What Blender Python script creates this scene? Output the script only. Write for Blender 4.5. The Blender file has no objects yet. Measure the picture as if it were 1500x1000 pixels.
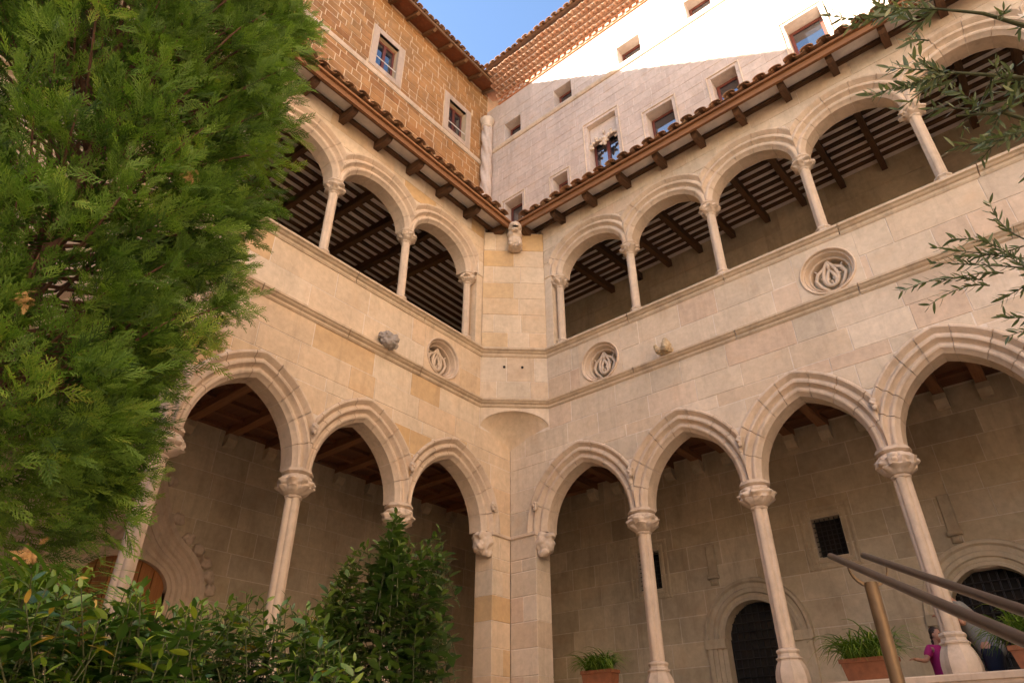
import bpy, bmesh, math, random
import numpy as np
from mathutils import Vector, Matrix, noise as mnoise

scene = bpy.context.scene
col = scene.collection
PI = math.pi

# ------------------------------------------------------------------ camera
CAM = np.array([7.9105, -9.4112, 0.0])                 # eye level is z = 0, courtyard paving is 1.6 m below
MW = np.array([[0.7666219, 0.6420936, -0.0025825],     # rows: camera right, up, forward
               [0.3445107, -0.4079248, 0.8455233],
               [-0.5418517, 0.6490864, 0.5339322]])
FPX = 992.267                                           # focal length in pixels of a 1500 px wide picture
cd = bpy.data.cameras.new('camera'); cam = bpy.data.objects.new('camera', cd); col.objects.link(cam)
cd.sensor_width = 36.0; cd.lens = FPX / 1500 * 36; cd.clip_end = 2000; cd.clip_start = 0.05
cam.matrix_world = Matrix(((MW[0][0], MW[1][0], -MW[2][0], CAM[0]), (MW[0][1], MW[1][1], -MW[2][1], CAM[1]),
                           (MW[0][2], MW[1][2], -MW[2][2], CAM[2]), (0, 0, 0, 1)))
scene.camera = cam

# ------------------------------------------------------------------ sky, sun, exposure
SUN_TO = Vector((-1.0, -0.95, 0.69)).normalized()       # direction towards the sun
w = bpy.data.worlds.new('World'); scene.world = w; w.use_nodes = True
wn = w.node_tree; bg = wn.nodes['Background']
sky = wn.nodes.new('ShaderNodeTexSky'); sky.sky_type = 'NISHITA'; sky.sun_disc = False
sky.sun_elevation = math.asin(SUN_TO.z); sky.sun_rotation = math.atan2(SUN_TO.x, SUN_TO.y)
sky.air_density = 1.0; sky.dust_density = 0.6; sky.ozone_density = 2.2; sky.altitude = 100
wn.links.new(sky.outputs[0], bg.inputs[0]); bg.inputs[1].default_value = 0.062
sd = bpy.data.lights.new('sun', 'SUN'); sd.energy = 5.0; sd.angle = math.radians(0.53); sd.color = (1.0, 0.93, 0.82)
sun = bpy.data.objects.new('sun', sd); col.objects.link(sun)
sun.rotation_euler = SUN_TO.to_track_quat('Z', 'Y').to_euler()
sun.location = (-10, -10, 40)
vs = scene.view_settings; vs.view_transform = 'Standard'; vs.look = 'None'; vs.gamma = 1.0; vs.exposure = 2.95
vs.use_curve_mapping = False
scene.cycles.diffuse_bounces = 7; scene.cycles.max_bounces = 12; scene.cycles.use_denoising = True
scene.cycles.sample_clamp_indirect = 6.0

# ------------------------------------------------------------------ helpers
RND = random.Random(7)
WLOC = {}

def ray(px, py):
    return MW.T @ np.array([px - 750.0, 500.0 - py, FPX])
def at(px, py, dist):
    r = ray(px, py); r = r / math.hypot(r[0], r[1]); return CAM + dist * r
def on_right(px, py, q):
    r = ray(px, py); return CAM + (q - CAM[1]) / r[1] * r
def on_left(px, py, q):
    r = ray(px, py); return CAM + (-q - CAM[0]) / r[0] * r

CH_A = np.array([0.97, 0.0]); CH_B = np.array([0.0, -0.90])
CH_L = float(np.linalg.norm(CH_B - CH_A)); CH_T = (CH_B - CH_A) / CH_L
CH_N = np.array([-CH_T[1], CH_T[0]]);  CH_N = CH_N if CH_N[0] > 0 else -CH_N
def mapv(side, v):
    u, q, z = v
    if side == 'L': return (-q, -u, z)
    if side == 'C':
        p = CH_A + CH_T * u - CH_N * q; return (p[0], p[1], z)
    return (u, q, z)

def link(o, parent=None, loc=(0, 0, 0)):
    col.objects.link(o); wl = Vector(loc)
    if parent is not None:
        o.parent = parent; o.location = wl - WLOC[parent.name]
    else: o.location = wl
    WLOC[o.name] = wl
    return o
def tag(o, label=None, cat=None, group=None, kind=None):
    if label: o['label'] = label
    if cat: o['category'] = cat
    if group: o['group'] = group
    if kind: o['kind'] = kind
    return o
def thing(name, label, cat, loc=(0, 0, 0), group=None):
    o = bpy.data.objects.new(name, None); o.empty_display_size = 0.2; link(o, None, loc)
    return tag(o, label, cat, group)

class MB:
    def __init__(s): s.v = []; s.f = []
    def add(s, vs_, fs):
        n = len(s.v); s.v += [tuple(v) for v in vs_]; s.f += [tuple(i + n for i in f) for f in fs]; return s
    def box(s, u0, u1, q0, q1, z0, z1):
        return s.add([(u0, q0, z0), (u1, q0, z0), (u1, q1, z0), (u0, q1, z0), (u0, q0, z1), (u1, q0, z1), (u1, q1, z1), (u0, q1, z1)],
                     [(0, 3, 2, 1), (4, 5, 6, 7), (0, 1, 5, 4), (1, 2, 6, 5), (2, 3, 7, 6), (3, 0, 4, 7)])
    def bbox(s, u0, u1, q0, q1, z0, z1, b=0.008):        # box with chamfered front (q0) edges
        return s.add([(u0, q0 + b, z0), (u1, q0 + b, z0), (u1, q0 + b, z1), (u0, q0 + b, z1),
                      (u0 + b, q0, z0 + b), (u1 - b, q0, z0 + b), (u1 - b, q0, z1 - b), (u0 + b, q0, z1 - b),
                      (u0, q1, z0), (u1, q1, z0), (u1, q1, z1), (u0, q1, z1)],
                     [(4, 5, 6, 7), (0, 1, 5, 4), (1, 2, 6, 5), (2, 3, 7, 6), (3, 0, 4, 7),
                      (8, 9, 1, 0), (9, 10, 2, 1), (10, 11, 3, 2), (11, 8, 0, 3), (11, 10, 9, 8)])
    def grid(s, rows, closed=False, flip=False):           # rows of equal-length vertex lists
        n = len(s.v); m = len(rows[0])
        for r in rows: s.v += [tuple(p) for p in r]
        for i in range(len(rows) - 1):
            for j in range(m if closed else m - 1):
                k = (j + 1) % m
                f = (n + i * m + j, n + i * m + k, n + (i + 1) * m + k, n + (i + 1) * m + j)
                s.f.append(f[::-1] if flip else f)
        return s
    def lathe(s, prof, n=24, cx=0, cy=0, mod=None, caps=True):
        rows = []
        for i, (r, z) in enumerate(prof):
            row = []
            for j in range(n):
                t = 2 * PI * j / n; rr = mod(t, r, z) if mod else r
                row.append((cx + rr * math.cos(t), cy + rr * math.sin(t), z))
            rows.append(row)
        b = len(s.v); s.grid(rows, closed=True)
        if caps:
            s.f.append(tuple(b + j for j in range(n))[::-1]); e = b + (len(prof) - 1) * n; s.f.append(tuple(e + j for j in range(n)))
        return s
    def tube(s, pts, rad, n=6, cap=True):
        pts = [Vector(p) for p in pts]; rows = []
        up = Vector((0, 0, 1)); prev = None
        for i, p in enumerate(pts):
            d = (pts[min(i + 1, len(pts) - 1)] - pts[max(i - 1, 0)])
            if d.length < 1e-9: d = Vector((0, 0, 1))
            d.normalize()
            if prev is None:
                a = d.cross(up if abs(d.z) < .9 else Vector((1, 0, 0))).normalized()
            else:
                a = (prev - d * prev.dot(d)); a = a.normalized() if a.length > 1e-6 else d.orthogonal().normalized()
            prev = a; b = d.cross(a); r = rad[i] if isinstance(rad, (list, tuple)) else rad
            rows.append([tuple(p + (a * math.cos(2 * PI * k / n) + b * math.sin(2 * PI * k / n)) * r) for k in range(n)])
        base = len(s.v); s.grid(rows, closed=True)
        if cap:
            s.f.append(tuple(base + j for j in range(n))[::-1]); e = base + (len(pts) - 1) * n; s.f.append(tuple(e + j for j in range(n)))
        return s
    def build(s, name, mat, parent=None, side='R', origin=None, smooth=False, angle=None, fix=False):
        vs_ = [mapv(side, v) for v in s.v]; fs = [f[::-1] for f in s.f] if side in 'LC' else s.f
        a = np.array(vs_)
        o_ = np.array(origin) if origin is not None else (a.min(0) + a.max(0)) / 2
        me = bpy.data.meshes.new(name); me.from_pydata((a - o_).tolist(), [], fs)
        if fix:
            bm = bmesh.new(); bm.from_mesh(me); bmesh.ops.recalc_face_normals(bm, faces=bm.faces); bm.to_mesh(me); bm.free()
        if smooth:
            me.polygons.foreach_set('use_smooth', [True] * len(me.polygons))
            if angle: me.set_sharp_from_angle(angle=math.radians(angle))
        if mat: me.materials.append(mat)
        o = bpy.data.objects.new(name, me); link(o, parent, o_)
        return o

def inst(name, me, parent, loc, rot=(0, 0, 0), scale=None):
    o = bpy.data.objects.new(name, me); link(o, parent, loc); o.rotation_euler = rot
    if scale: o.scale = scale
    return o
def mesh_of(mb, name, mat, smooth=False, angle=None, fix=False):
    me = bpy.data.meshes.new(name); me.from_pydata(mb.v, [], mb.f)
    if fix:
        bm = bmesh.new(); bm.from_mesh(me); bmesh.ops.recalc_face_normals(bm, faces=bm.faces); bm.to_mesh(me); bm.free()
    if smooth:
        me.polygons.foreach_set('use_smooth', [True] * len(me.polygons))
        if angle: me.set_sharp_from_angle(angle=math.radians(angle))
    me.materials.append(mat); return me
def remesh_blobs(blobs, vox, mat, name, disp=0.0, dscale=12.0, smooth_it=2):
    """ellipsoids (centre, radii) fused into one carved surface"""
    bm = bmesh.new()
    for c, r in blobs:
        m = Matrix.Translation(c) @ Matrix.Diagonal((r[0], r[1], r[2], 1))
        bmesh.ops.create_icosphere(bm, subdivisions=3, radius=1, matrix=m)
    me = bpy.data.meshes.new(name); bm.to_mesh(me); bm.free()
    o = bpy.data.objects.new(name, me); col.objects.link(o)
    md = o.modifiers.new('r', 'REMESH'); md.mode = 'VOXEL'; md.voxel_size = vox
    sm = o.modifiers.new('s', 'SMOOTH'); sm.iterations = smooth_it; sm.factor = .5
    dg = bpy.context.evaluated_depsgraph_get(); dg.update()
    m2 = bpy.data.meshes.new_from_object(o.evaluated_get(dg)); m2.name = name
    bpy.data.objects.remove(o); bpy.data.meshes.remove(me)
    if disp:
        n = len(m2.vertices); co = np.empty(n * 3); m2.vertices.foreach_get('co', co); co = co.reshape(-1, 3)
        no = np.empty(n * 3); m2.vertices.foreach_get('normal', no); no = no.reshape(-1, 3)
        d = np.array([mnoise.noise(Vector(c) * dscale) for c in co]); co += no * (d * disp)[:, None]
        m2.vertices.foreach_set('co', co.ravel()); m2.update()
    m2.polygons.foreach_set('use_smooth', [True] * len(m2.polygons))
    m2.materials.clear(); m2.materials.append(mat); return m2

# ------------------------------------------------------------------ materials
class NT:
    def __init__(s, name):
        s.m = bpy.data.materials.new(name); s.m.use_nodes = True; s.t = s.m.node_tree; s.n = s.t.nodes
        s.b = s.n['Principled BSDF']; s.out = s.n['Material Output']
    def new(s, t, **k):
        x = s.n.new(t)
        for a, v in k.items(): setattr(x, a, v)
        return x
    def ln(s, a, b): s.t.links.new(a, b)
    def pos(s, scale=(1, 1, 1), kind='geo'):
        if kind == 'geo': o = s.new('ShaderNodeNewGeometry').outputs['Position']
        else: o = s.new('ShaderNodeTexCoord').outputs['Object']
        mp = s.new('ShaderNodeMapping'); mp.inputs['Scale'].default_value = scale; s.ln(o, mp.inputs[0]); return mp.outputs[0]
    def noise(s, vec, sc, det=5, rough=.6, dist=0):
        x = s.new('ShaderNodeTexNoise'); x.inputs['Scale'].default_value = sc; x.inputs['Detail'].default_value = det
        x.inputs['Roughness'].default_value = rough; x.inputs['Distortion'].default_value = dist; s.ln(vec, x.inputs['Vector']); return x.outputs['Fac']
    def ramp(s, fac, stops, interp='LINEAR'):
        x = s.new('ShaderNodeValToRGB'); e = x.color_ramp.elements; x.color_ramp.interpolation = interp
        while len(e) < len(stops): e.new(.5)
        for i, (p, c) in enumerate(stops):
            e[i].position = p; e[i].color = (c, c, c, 1) if not hasattr(c, '__len__') else (c[0], c[1], c[2], 1)
        s.ln(fac, x.inputs[0]); return x.outputs[0]
    def mix(s, a, b, fac, mode='MIX'):
        x = s.new('ShaderNodeMix', data_type='RGBA', blend_type=mode)
        for v, i in ((fac, 0), (a, 6), (b, 7)):
            if hasattr(v, 'links') or hasattr(v, 'is_linked'): s.ln(v, x.inputs[i])
            elif hasattr(v, '__len__'): x.inputs[i].default_value = (v[0], v[1], v[2], 1)
            else: x.inputs[i].default_value = v
        return x.outputs[2]
    def math(s, op, a, b):
        x = s.new('ShaderNodeMath', operation=op)
        for v, i in ((a, 0), (b, 1)):
            if hasattr(v, 'is_linked'): s.ln(v, x.inputs[i])
            else: x.inputs[i].default_value = v
        return x.outputs[0]
    def bump(s, h, strength, dist):
        x = s.new('ShaderNodeBump'); x.inputs['Strength'].default_value = strength; x.inputs['Distance'].default_value = dist
        s.ln(h, x.inputs['Height']); s.ln(x.outputs[0], s.b.inputs['Normal'])
    def rnd(s): return s.new('ShaderNodeObjectInfo').outputs['Random']

def stone(name, pal, stain=0.28, stain_col=(.20, .155, .11), rough=.9, bump=.4, patch=.16, pit=True):
    t = NT(name); p = t.pos()
    pal = pal if len(pal) > 1 else pal * 2
    n = len(pal); base = t.ramp(t.rnd(), [(i / (n - 1) if n > 1 else 0, c) for i, c in enumerate(pal)])
    n1 = t.noise(p, 1.1, 4, .6, .4); n2 = t.noise(p, 9, 7, .65, .3); n3 = t.noise(p, 70, 4, .7)
    v1 = t.ramp(n1, [(.3, 1 - patch), (.7, 1 + patch * .25)]); v2 = t.ramp(n2, [(.3, .86), (.72, 1.08)])
    c = t.mix(base, v1, 1.0, 'MULTIPLY'); c = t.mix(c, v2, 1.0, 'MULTIPLY')
    warm = t.ramp(t.noise(p, 2.3, 3, .5, .2), [(.55, 0), (.78, .25)])
    c = t.mix(c, (.50, .30, .15), warm)
    ps = t.pos((2.2, 2.2, .32)); st = t.ramp(t.noise(ps, 1.7, 7, .72, .5), [(.50, 0), (.78, stain * 1.25)])
    c = t.mix(c, stain_col, st)
    if pit:
        vo = t.new('ShaderNodeTexVoronoi'); vo.inputs['Scale'].default_value = 42; t.ln(p, vo.inputs['Vector'])
        pm = t.ramp(vo.outputs['Distance'], [(.05, 1), (.16, 0)]); gate = t.ramp(t.noise(p, 3.1, 3), [(.55, 0), (.66, .55)])
        pf = t.math('MULTIPLY', pm, gate); c = t.mix(c, (.13, .09, .06), pf)
    t.ln(c, t.b.inputs['Base Color']); t.b.inputs['Roughness'].default_value = rough
    t.b.inputs['Specular IOR Level'].default_value = .25
    h = t.math('ADD', t.math('MULTIPLY', n2, .6), t.math('MULTIPLY', n3, .4)); t.bump(h, bump, .012)
    return t.m
def wood(name, c1, c2, axis='y', rough=.7):
    t = NT(name); sc = {'x': (1.5, 26, 26), 'y': (26, 1.5, 26), 'z': (26, 26, 1.5)}[axis]
    p = t.pos(sc, 'obj'); n = t.noise(p, 1, 6, .65, .6); c = t.ramp(n, [(.28, c1), (.72, c2)])
    v = t.ramp(t.rnd(), [(0, .75), (1, 1.2)]); c = t.mix(c, v, 1.0, 'MULTIPLY')
    t.ln(c, t.b.inputs['Base Color']); t.b.inputs['Roughness'].default_value = rough; t.b.inputs['Specular IOR Level'].default_value = .3
    t.bump(n, .4, .006); return t.m
def plain(name, c, rough=.6, metal=0.0, var=.15, sc=20, bump=.1, spec=.4):
    t = NT(name); n = t.noise(t.pos(), sc, 5, .6); v = t.ramp(n, [(.3, 1 - var), (.7, 1 + var)])
    cc = t.mix(c, v, 1.0, 'MULTIPLY'); t.ln(cc, t.b.inputs['Base Color']); t.b.inputs['Roughness'].default_value = rough
    t.b.inputs['Metallic'].default_value = metal; t.b.inputs['Specular IOR Level'].default_value = spec
    if bump: t.bump(n, bump, .006)
    return t.m
def tile_mat(name, pal):
    t = NT(name); p = t.pos(); c = t.ramp(t.rnd(), [(i / (len(pal) - 1), k) for i, k in enumerate(pal)])
    n = t.noise(p, 11, 6, .7, .3); c = t.mix(c, t.ramp(n, [(.3, .65), (.7, 1.15)]), 1.0, 'MULTIPLY')
    li = t.ramp(t.noise(p, 5, 5, .7), [(.55, 0), (.7, .6)]); c = t.mix(c, (.10, .085, .065), li)
    t.ln(c, t.b.inputs['Base Color']); t.b.inputs['Roughness'].default_value = .85; t.b.inputs['Specular IOR Level'].default_value = .2
    t.bump(n, .4, .008); return t.m
def leaf_mat(name, stops, rough=.5, trans=.3, spec=.4):
    t = NT(name); a = t.new('ShaderNodeAttribute', attribute_name='tint').outputs['Fac']
    c = t.ramp(a, stops); t.ln(c, t.b.inputs['Base Color']); t.b.inputs['Roughness'].default_value = rough
    t.b.inputs['Specular IOR Level'].default_value = spec
    tr = t.new('ShaderNodeBsdfTranslucent'); tc = t.mix(c, (1.25, 1.35, .6), 1.0, 'MULTIPLY'); t.ln(tc, tr.inputs[0])
    ms = t.new('ShaderNodeMixShader'); ms.inputs[0].default_value = trans
    t.ln(t.b.outputs[0], ms.inputs[1]); t.ln(tr.outputs[0], ms.inputs[2]); t.ln(ms.outputs[0], t.out.inputs[0]); return t.m

PINK = [(.56, .43, .30), (.61, .485, .345), (.63, .515, .385), (.56, .45, .325), (.65, .535, .40), (.57, .42, .295), (.52, .43, .32), (.61, .495, .36)]
HONEY_BOUNCE = [(.59, .455, .31), (.64, .50, .345), (.62, .45, .29), (.65, .53, .385), (.63, .49, .335), (.56, .37, .175), (.62, .47, .315), (.65, .52, .37), (.58, .44, .295), (.63, .49, .34)]  # warmer than the other palette: bounced sun mixed in, plus real ochre blocks
M = {}
M['stone_r'] = stone('limestone_pinkish', PINK)
M['stone_l'] = stone('limestone_honey_bounce', HONEY_BOUNCE)
M['carved'] = stone('limestone_carved', [(.58, .46, .345), (.63, .505, .38)], stain=.45, patch=.2, pit=False, bump=.25)
M['mould'] = stone('limestone_moulding', [(.57, .445, .325), (.62, .49, .36), (.595, .465, .34)], stain=.4, patch=.2, pit=False, bump=.25)
M['ledge'] = stone('limestone_ledge', [(.55, .43, .295), (.58, .455, .32)], stain=.5, patch=.2, pit=False)
M['mortar'] = stone('lime_mortar', [(.68, .585, .475)], stain=.2, patch=.15, pit=False)
M['back'] = stone('back_wall_stone', [(.55, .455, .31), (.62, .52, .365), (.53, .43, .28), (.49, .41, .29), (.60, .49, .33), (.45, .37, .255)], stain=.4, patch=.25)
M['back_mortar'] = stone('back_wall_mortar', [(.66, .57, .43)], stain=.2, pit=False)
M['brown'] = stone('brown_coursed_stone', [(.32, .15, .05), (.39, .19, .07), (.27, .12, .042), (.35, .17, .06), (.42, .22, .085), (.27, .135, .05)], stain=.35, bump=.8, patch=.35)
M['brown_mortar'] = stone('pale_joint_mortar', [(.60, .435, .265)], stain=.25, pit=False)
M['ashlar'] = stone('upper_ashlar', [(.55, .43, .345), (.59, .465, .375), (.56, .44, .355), (.53, .41, .33), (.60, .48, .39)], stain=.25, bump=.3)
M['ash_mortar'] = stone('upper_mortar', [(.62, .52, .44)], stain=.15, pit=False)
M['beam'] = wood('dark_beam_wood', (.055, .028, .014), (.135, .068, .032), 'y')
M['batten'] = wood('dark_batten_wood', (.055, .028, .014), (.13, .065, .03), 'x')
M['fascia'] = wood('red_brown_fascia_wood', (.14, .06, .024), (.28, .13, .052), 'x')
M['bracket'] = wood('bracket_wood', (.08, .038, .016), (.20, .10, .042), 'y')
M['lowbeam'] = wood('gallery_ceiling_wood', (.17, .075, .034), (.30, .14, .065), 'y')
M['lowplank'] = wood('gallery_plank_wood', (.12, .05, .024), (.22, .095, .045), 'x')
M['white'] = plain('whitewashed_boards', (.78, .72, .66), .85, var=.12, sc=6)
M['surround'] = stone('window_surround_stone', [(.44, .325, .235), (.48, .36, .265)], stain=.4)
M['tile'] = tile_mat('roof_tile_terracotta', [(.30, .13, .06), (.38, .20, .10), (.24, .13, .075), (.42, .25, .13), (.28, .15, .08)])
M['tile2'] = tile_mat('cornice_tile_terracotta', [(.42, .21, .12), (.50, .29, .18), (.45, .25, .15), (.52, .33, .22)])
M['band'] = plain('orange_brick_band', (.46, .20, .10), .85, var=.2)
M['soffit'] = tile_mat('eave_soffit_brick', [(.24, .085, .035), (.32, .12, .05), (.20, .075, .035)])
M['winwood'] = wood('window_frame_wood', (.10, .028, .018), (.19, .055, .035), 'z', .5)
M['doorwood'] = wood('door_wood', (.22, .085, .02), (.34, .14, .04), 'z', .55)
M['iron'] = plain('dark_iron', (.022, .019, .017), .55, var=.3, sc=60)
M['dark'] = plain('painted_interior_shade', (.018, .014, .010), .9, var=.3)  # near-black base colour stands in for shade inside openings
M['terra'] = plain('terracotta_pot', (.23, .085, .036), .75, var=.2, sc=14)
M['soil'] = plain('soil', (.05, .035, .022), .95, var=.4, sc=50)
M['bronze'] = plain('bronze_post', (.19, .125, .065), .5, metal=.6, var=.3, sc=8, bump=.05)
M['rail'] = plain('dark_painted_rail', (.030, .018, .015), .35, metal=.1, var=.35, sc=12, bump=.05)
M['white_bar'] = plain('white_painted_bar', (.7, .66, .6), .5)
M['sign'] = plain('pale_green_sign', (.42, .46, .22), .6, var=.06)
M['ink'] = plain('dark_brown_print', (.09, .03, .02), .6)
M['paving'] = stone('courtyard_paving', [(.55, .48, .38), (.58, .51, .41)], stain=.4)
M['bark'] = wood('cypress_bark', (.09, .045, .025), (.19, .10, .06), 'z', .9)
M['twig'] = plain('green_twig', (.055, .06, .02), .8)
M['deadspray'] = plain('dried_tan_sprays', (.42, .25, .09), .8)
g = NT('window_glass'); g.b.inputs['Base Color'].default_value = (.015, .02, .028, 1); g.b.inputs['Roughness'].default_value = .03
g.b.inputs['IOR'].default_value = 2.6; g.b.inputs['Specular IOR Level'].default_value = .6
gn = g.noise(g.pos(), 1.5, 2); g.bump(gn, .06, .05); M['glass'] = g.m
M['cypress'] = leaf_mat('cypress_scale_foliage', [(0, (.030, .062, .012)), (.35, (.092, .165, .024)), (.7, (.165, .27, .038)), (.93, (.27, .38, .058)), (1, (.36, .24, .06))], .6, .40, .25)
M['laurel'] = leaf_mat('laurel_leaf', [(0, (.022, .050, .010)), (.5, (.045, .10, .016)), (.82, (.11, .19, .02)), (.94, (.27, .31, .025)), (1, (.45, .22, .045))], .28, .25, .5)
M['shrub'] = leaf_mat('shrub_leaf', [(0, (.026, .058, .012)), (.6, (.068, .125, .02)), (1, (.14, .20, .03))], .38, .25, .45)
M['olive'] = leaf_mat('olive_leaf', [(0, (.055, .080, .035)), (.5, (.10, .135, .055)), (.85, (.17, .20, .09)), (1, (.25, .27, .14))], .5, .22, .4)
M['strap'] = leaf_mat('strap_leaf', [(0, (.030, .070, .010)), (.5, (.075, .15, .016)), (.85, (.16, .25, .03)), (1, (.30, .33, .06))], .45, .3, .4)

# ------------------------------------------------------------------ ground and far walls
def structure(o): o['kind'] = 'structure'; return o
mb = MB(); mb.add([(-300, -300, -1.6), (300, -300, -1.6), (300, 300, -1.6), (-300, 300, -1.6)], [(0, 1, 2, 3)])
structure(mb.build('ground', M['paving'], origin=(0, 0, -1.6)))
mb = MB(); mb.box(-4.0, 12.4, 0.405, 3.4, -1.596, .25); mb.box(-4.0, -.405, -10.6, .404, -1.596, .25)
structure(mb.build('gallery_floor', M['paving']))
def far_wall(name, label, a, b, z1, th):
    t = thing(name, label, 'wall', (min(a[0], b[0]), min(a[1], b[1]), -1.6))
    m_ = MB(); m_.box(a[0], b[0], a[1], b[1], -1.59, z1); m_.build('wall', M['ashlar'], t)
    m_ = MB(); m_.box(a[0] - .15, b[0] + .15, a[1] - .15, b[1] + .15, z1, z1 + .22); m_.build('coping', M['mould'], t)
far_wall('courtyard_wall', 'unseen pale stone wall, added to bounce sun, closing the courtyard opposite the brown-stone storey', (15.5, -24.0), (16.1, 3.3), 21.0, .6)  # unseen wall, raised and brought near to bounce sunlight back
far_wall('courtyard_wall', 'plain low stone wall closing the courtyard opposite the ashlar storey', (-4.0, -24.6), (15.4, -24.05), 7.0, .6)

# ------------------------------------------------------------------ stone courses
def poly_block(mb_, pts, q0, q1, b=.006):
    n = len(pts); cx = sum(p[0] for p in pts) / n; cz = sum(p[1] for p in pts) / n
    o = len(mb_.v); inner = []
    for (u, z) in pts:
        d = math.hypot(cx - u, cz - z); k = min(.4, b / max(d, 1e-6)); inner.append((u + (cx - u) * k, z + (cz - z) * k))
    mb_.v += [(u, q1, z) for u, z in pts] + [(u, q0 + b * .7, z) for u, z in pts] + [(u, q0, z) for u, z in inner]
    for i in range(n):
        j = (i + 1) % n
        mb_.f.append((o + i, o + j, o + n + j, o + n + i)); mb_.f.append((o + n + i, o + n + j, o + 2 * n + j, o + 2 * n + i))
    mb_.f.append(tuple(o + 2 * n + i for i in range(n)))
def courses(u0, u1, zs, lmin, lmax, rnd, h=None, holes=(), gap=.0045):
    """yields polygons (u,z), counter-clockwise seen from the courtyard"""
    out = []
    for k in range(len(zs) - 1):
        z0, z1 = zs[k] + gap, zs[k + 1] - gap; u = u0 - rnd.random() * lmin * .6
        while u < u1 - .02:
            l = rnd.uniform(lmin, lmax); a, b = max(u, u0), min(u + l, u1); u += l
            if u1 - u < lmin * .35: b = u1; u = u1
            if b - a < .09: continue
            segs = [(a + gap, b - gap, z0, z1)]
            for (h0, h1, y0, y1) in holes:
                ns = []
                for (s0, s1, t0, t1) in segs:
                    if s1 <= h0 or s0 >= h1 or t1 <= y0 or t0 >= y1: ns.append((s0, s1, t0, t1)); continue
                    if s0 < h0 - .03: ns.append((s0, h0 - gap, t0, t1))
                    if s1 > h1 + .03: ns.append((h1 + gap, s1, t0, t1))
                    m0, m1 = max(s0, h0), min(s1, h1)
                    if t1 > y1 + .04: ns.append((m0, m1, y1 + gap, t1))
                    if t0 < y0 - .04: ns.append((m0, m1, t0, y0 - gap))
                segs = ns
            for (s0, s1, t0, t1) in segs:
                if s1 - s0 < .05: continue
                if h is None or max(h(s0 + (s1 - s0) * i / 12) for i in range(13)) <= t0:
                    out.append([(s0, t0), (s1, t0), (s1, t1), (s0, t1)]); continue
                n = 16; us = [s0 + (s1 - s0) * i / n for i in range(n + 1)]; run = []
                for x in us + [None]:
                    if x is not None and h(x) + gap < t1 - .02: run.append(x)
                    else:
                        if len(run) > 2:
                            bot = [(x_, max(t0, h(x_) + gap)) for x_ in run]
                            keep = [bot[0]] + [bot[i] for i in range(1, len(bot) - 1) if not (abs(bot[i][1] - t0) < 1e-9 and abs(bot[i - 1][1] - t0) < 1e-9 and abs(bot[i + 1][1] - t0) < 1e-9)] + [bot[-1]]
                            out.append(keep + [(run[-1], t1), (run[0], t1)])
                        run = []
    return out
def lay(polys, mat, parent, side, q0, q1, name='stone_block', limit=300, jitter=.004, rnd=None):
    rnd = rnd or random.Random(3)
    def score(p):
        c = mapv(side, (sum(x[0] for x in p) / len(p), q0, sum(x[1] for x in p) / len(p)))
        v = MW @ (np.array(c) - CAM)
        if v[2] < .5: return 1e6
        x, y = 750 + FPX * v[0] / v[2], 500 - FPX * v[1] / v[2]
        return v[2] + (0 if -20 < x < 1520 and -20 < y < 1020 else 1000)
    polys = sorted(polys, key=score); rest = MB()
    for i, p in enumerate(polys):
        dq = rnd.uniform(-jitter, jitter)
        if i < limit:
            m_ = MB(); poly_block(m_, p, q0 + dq, q1); m_.build(name, mat, parent, side)
        else: poly_block(rest, p, q0 + dq, q1)
    if rest.v: tag(rest.build(name, mat, parent, side), kind='stuff')

def height_wall(mb_, u0, u1, z1, h, q0, q1, step=.05):
    n = max(2, int((u1 - u0) / step)); us = [u0 + (u1 - u0) * i / n for i in range(n + 1)]
    hs = [min(h(x), z1 - .001) for x in us]
    rows = [[(x, q1, z1) for x in us], [(x, q0, z1) for x in us], [(x, q0, y) for x, y in zip(us, hs)], [(x, q1, y) for x, y in zip(us, hs)], [(x, q1, z1) for x in us]]
    mb_.grid(rows, flip=True)
    mb_.add([(us[0], q0, z1), (us[0], q1, z1), (us[0], q1, hs[0]), (us[0], q0, hs[0])], [(0, 1, 2, 3)])
    mb_.add([(us[-1], q0, z1), (us[-1], q1, z1), (us[-1], q1, hs[-1]), (us[-1], q0, hs[-1])], [(3, 2, 1, 0)])
def wall_holes(mb_, u0, u1, z0, z1, q, holes, depth):
    us = sorted({u0, u1} | {x for h in holes for x in h[:2] if u0 < x < u1}); zs = sorted({z0, z1} | {x for h in holes for x in h[2:] if z0 < x < z1})
    for i in range(len(us) - 1):
        for j in range(len(zs) - 1):
            cu, cz = (us[i] + us[i + 1]) / 2, (zs[j] + zs[j + 1]) / 2
            if any(h[0] < cu < h[1] and h[2] < cz < h[3] for h in holes): continue
            mb_.add([(us[i], q, zs[j]), (us[i + 1], q, zs[j]), (us[i + 1], q, zs[j + 1]), (us[i], q, zs[j + 1])], [(0, 1, 2, 3)])
    for (a, b, c, d) in holes:
        e = q + depth
        mb_.add([(a, q, c), (b, q, c), (b, q, d), (a, q, d), (a, e, c), (b, e, c), (b, e, d), (a, e, d)],
                [(0, 4, 5, 1), (1, 5, 6, 2), (2, 6, 7, 3), (3, 7, 4, 0), (4, 7, 6, 5)])

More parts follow.
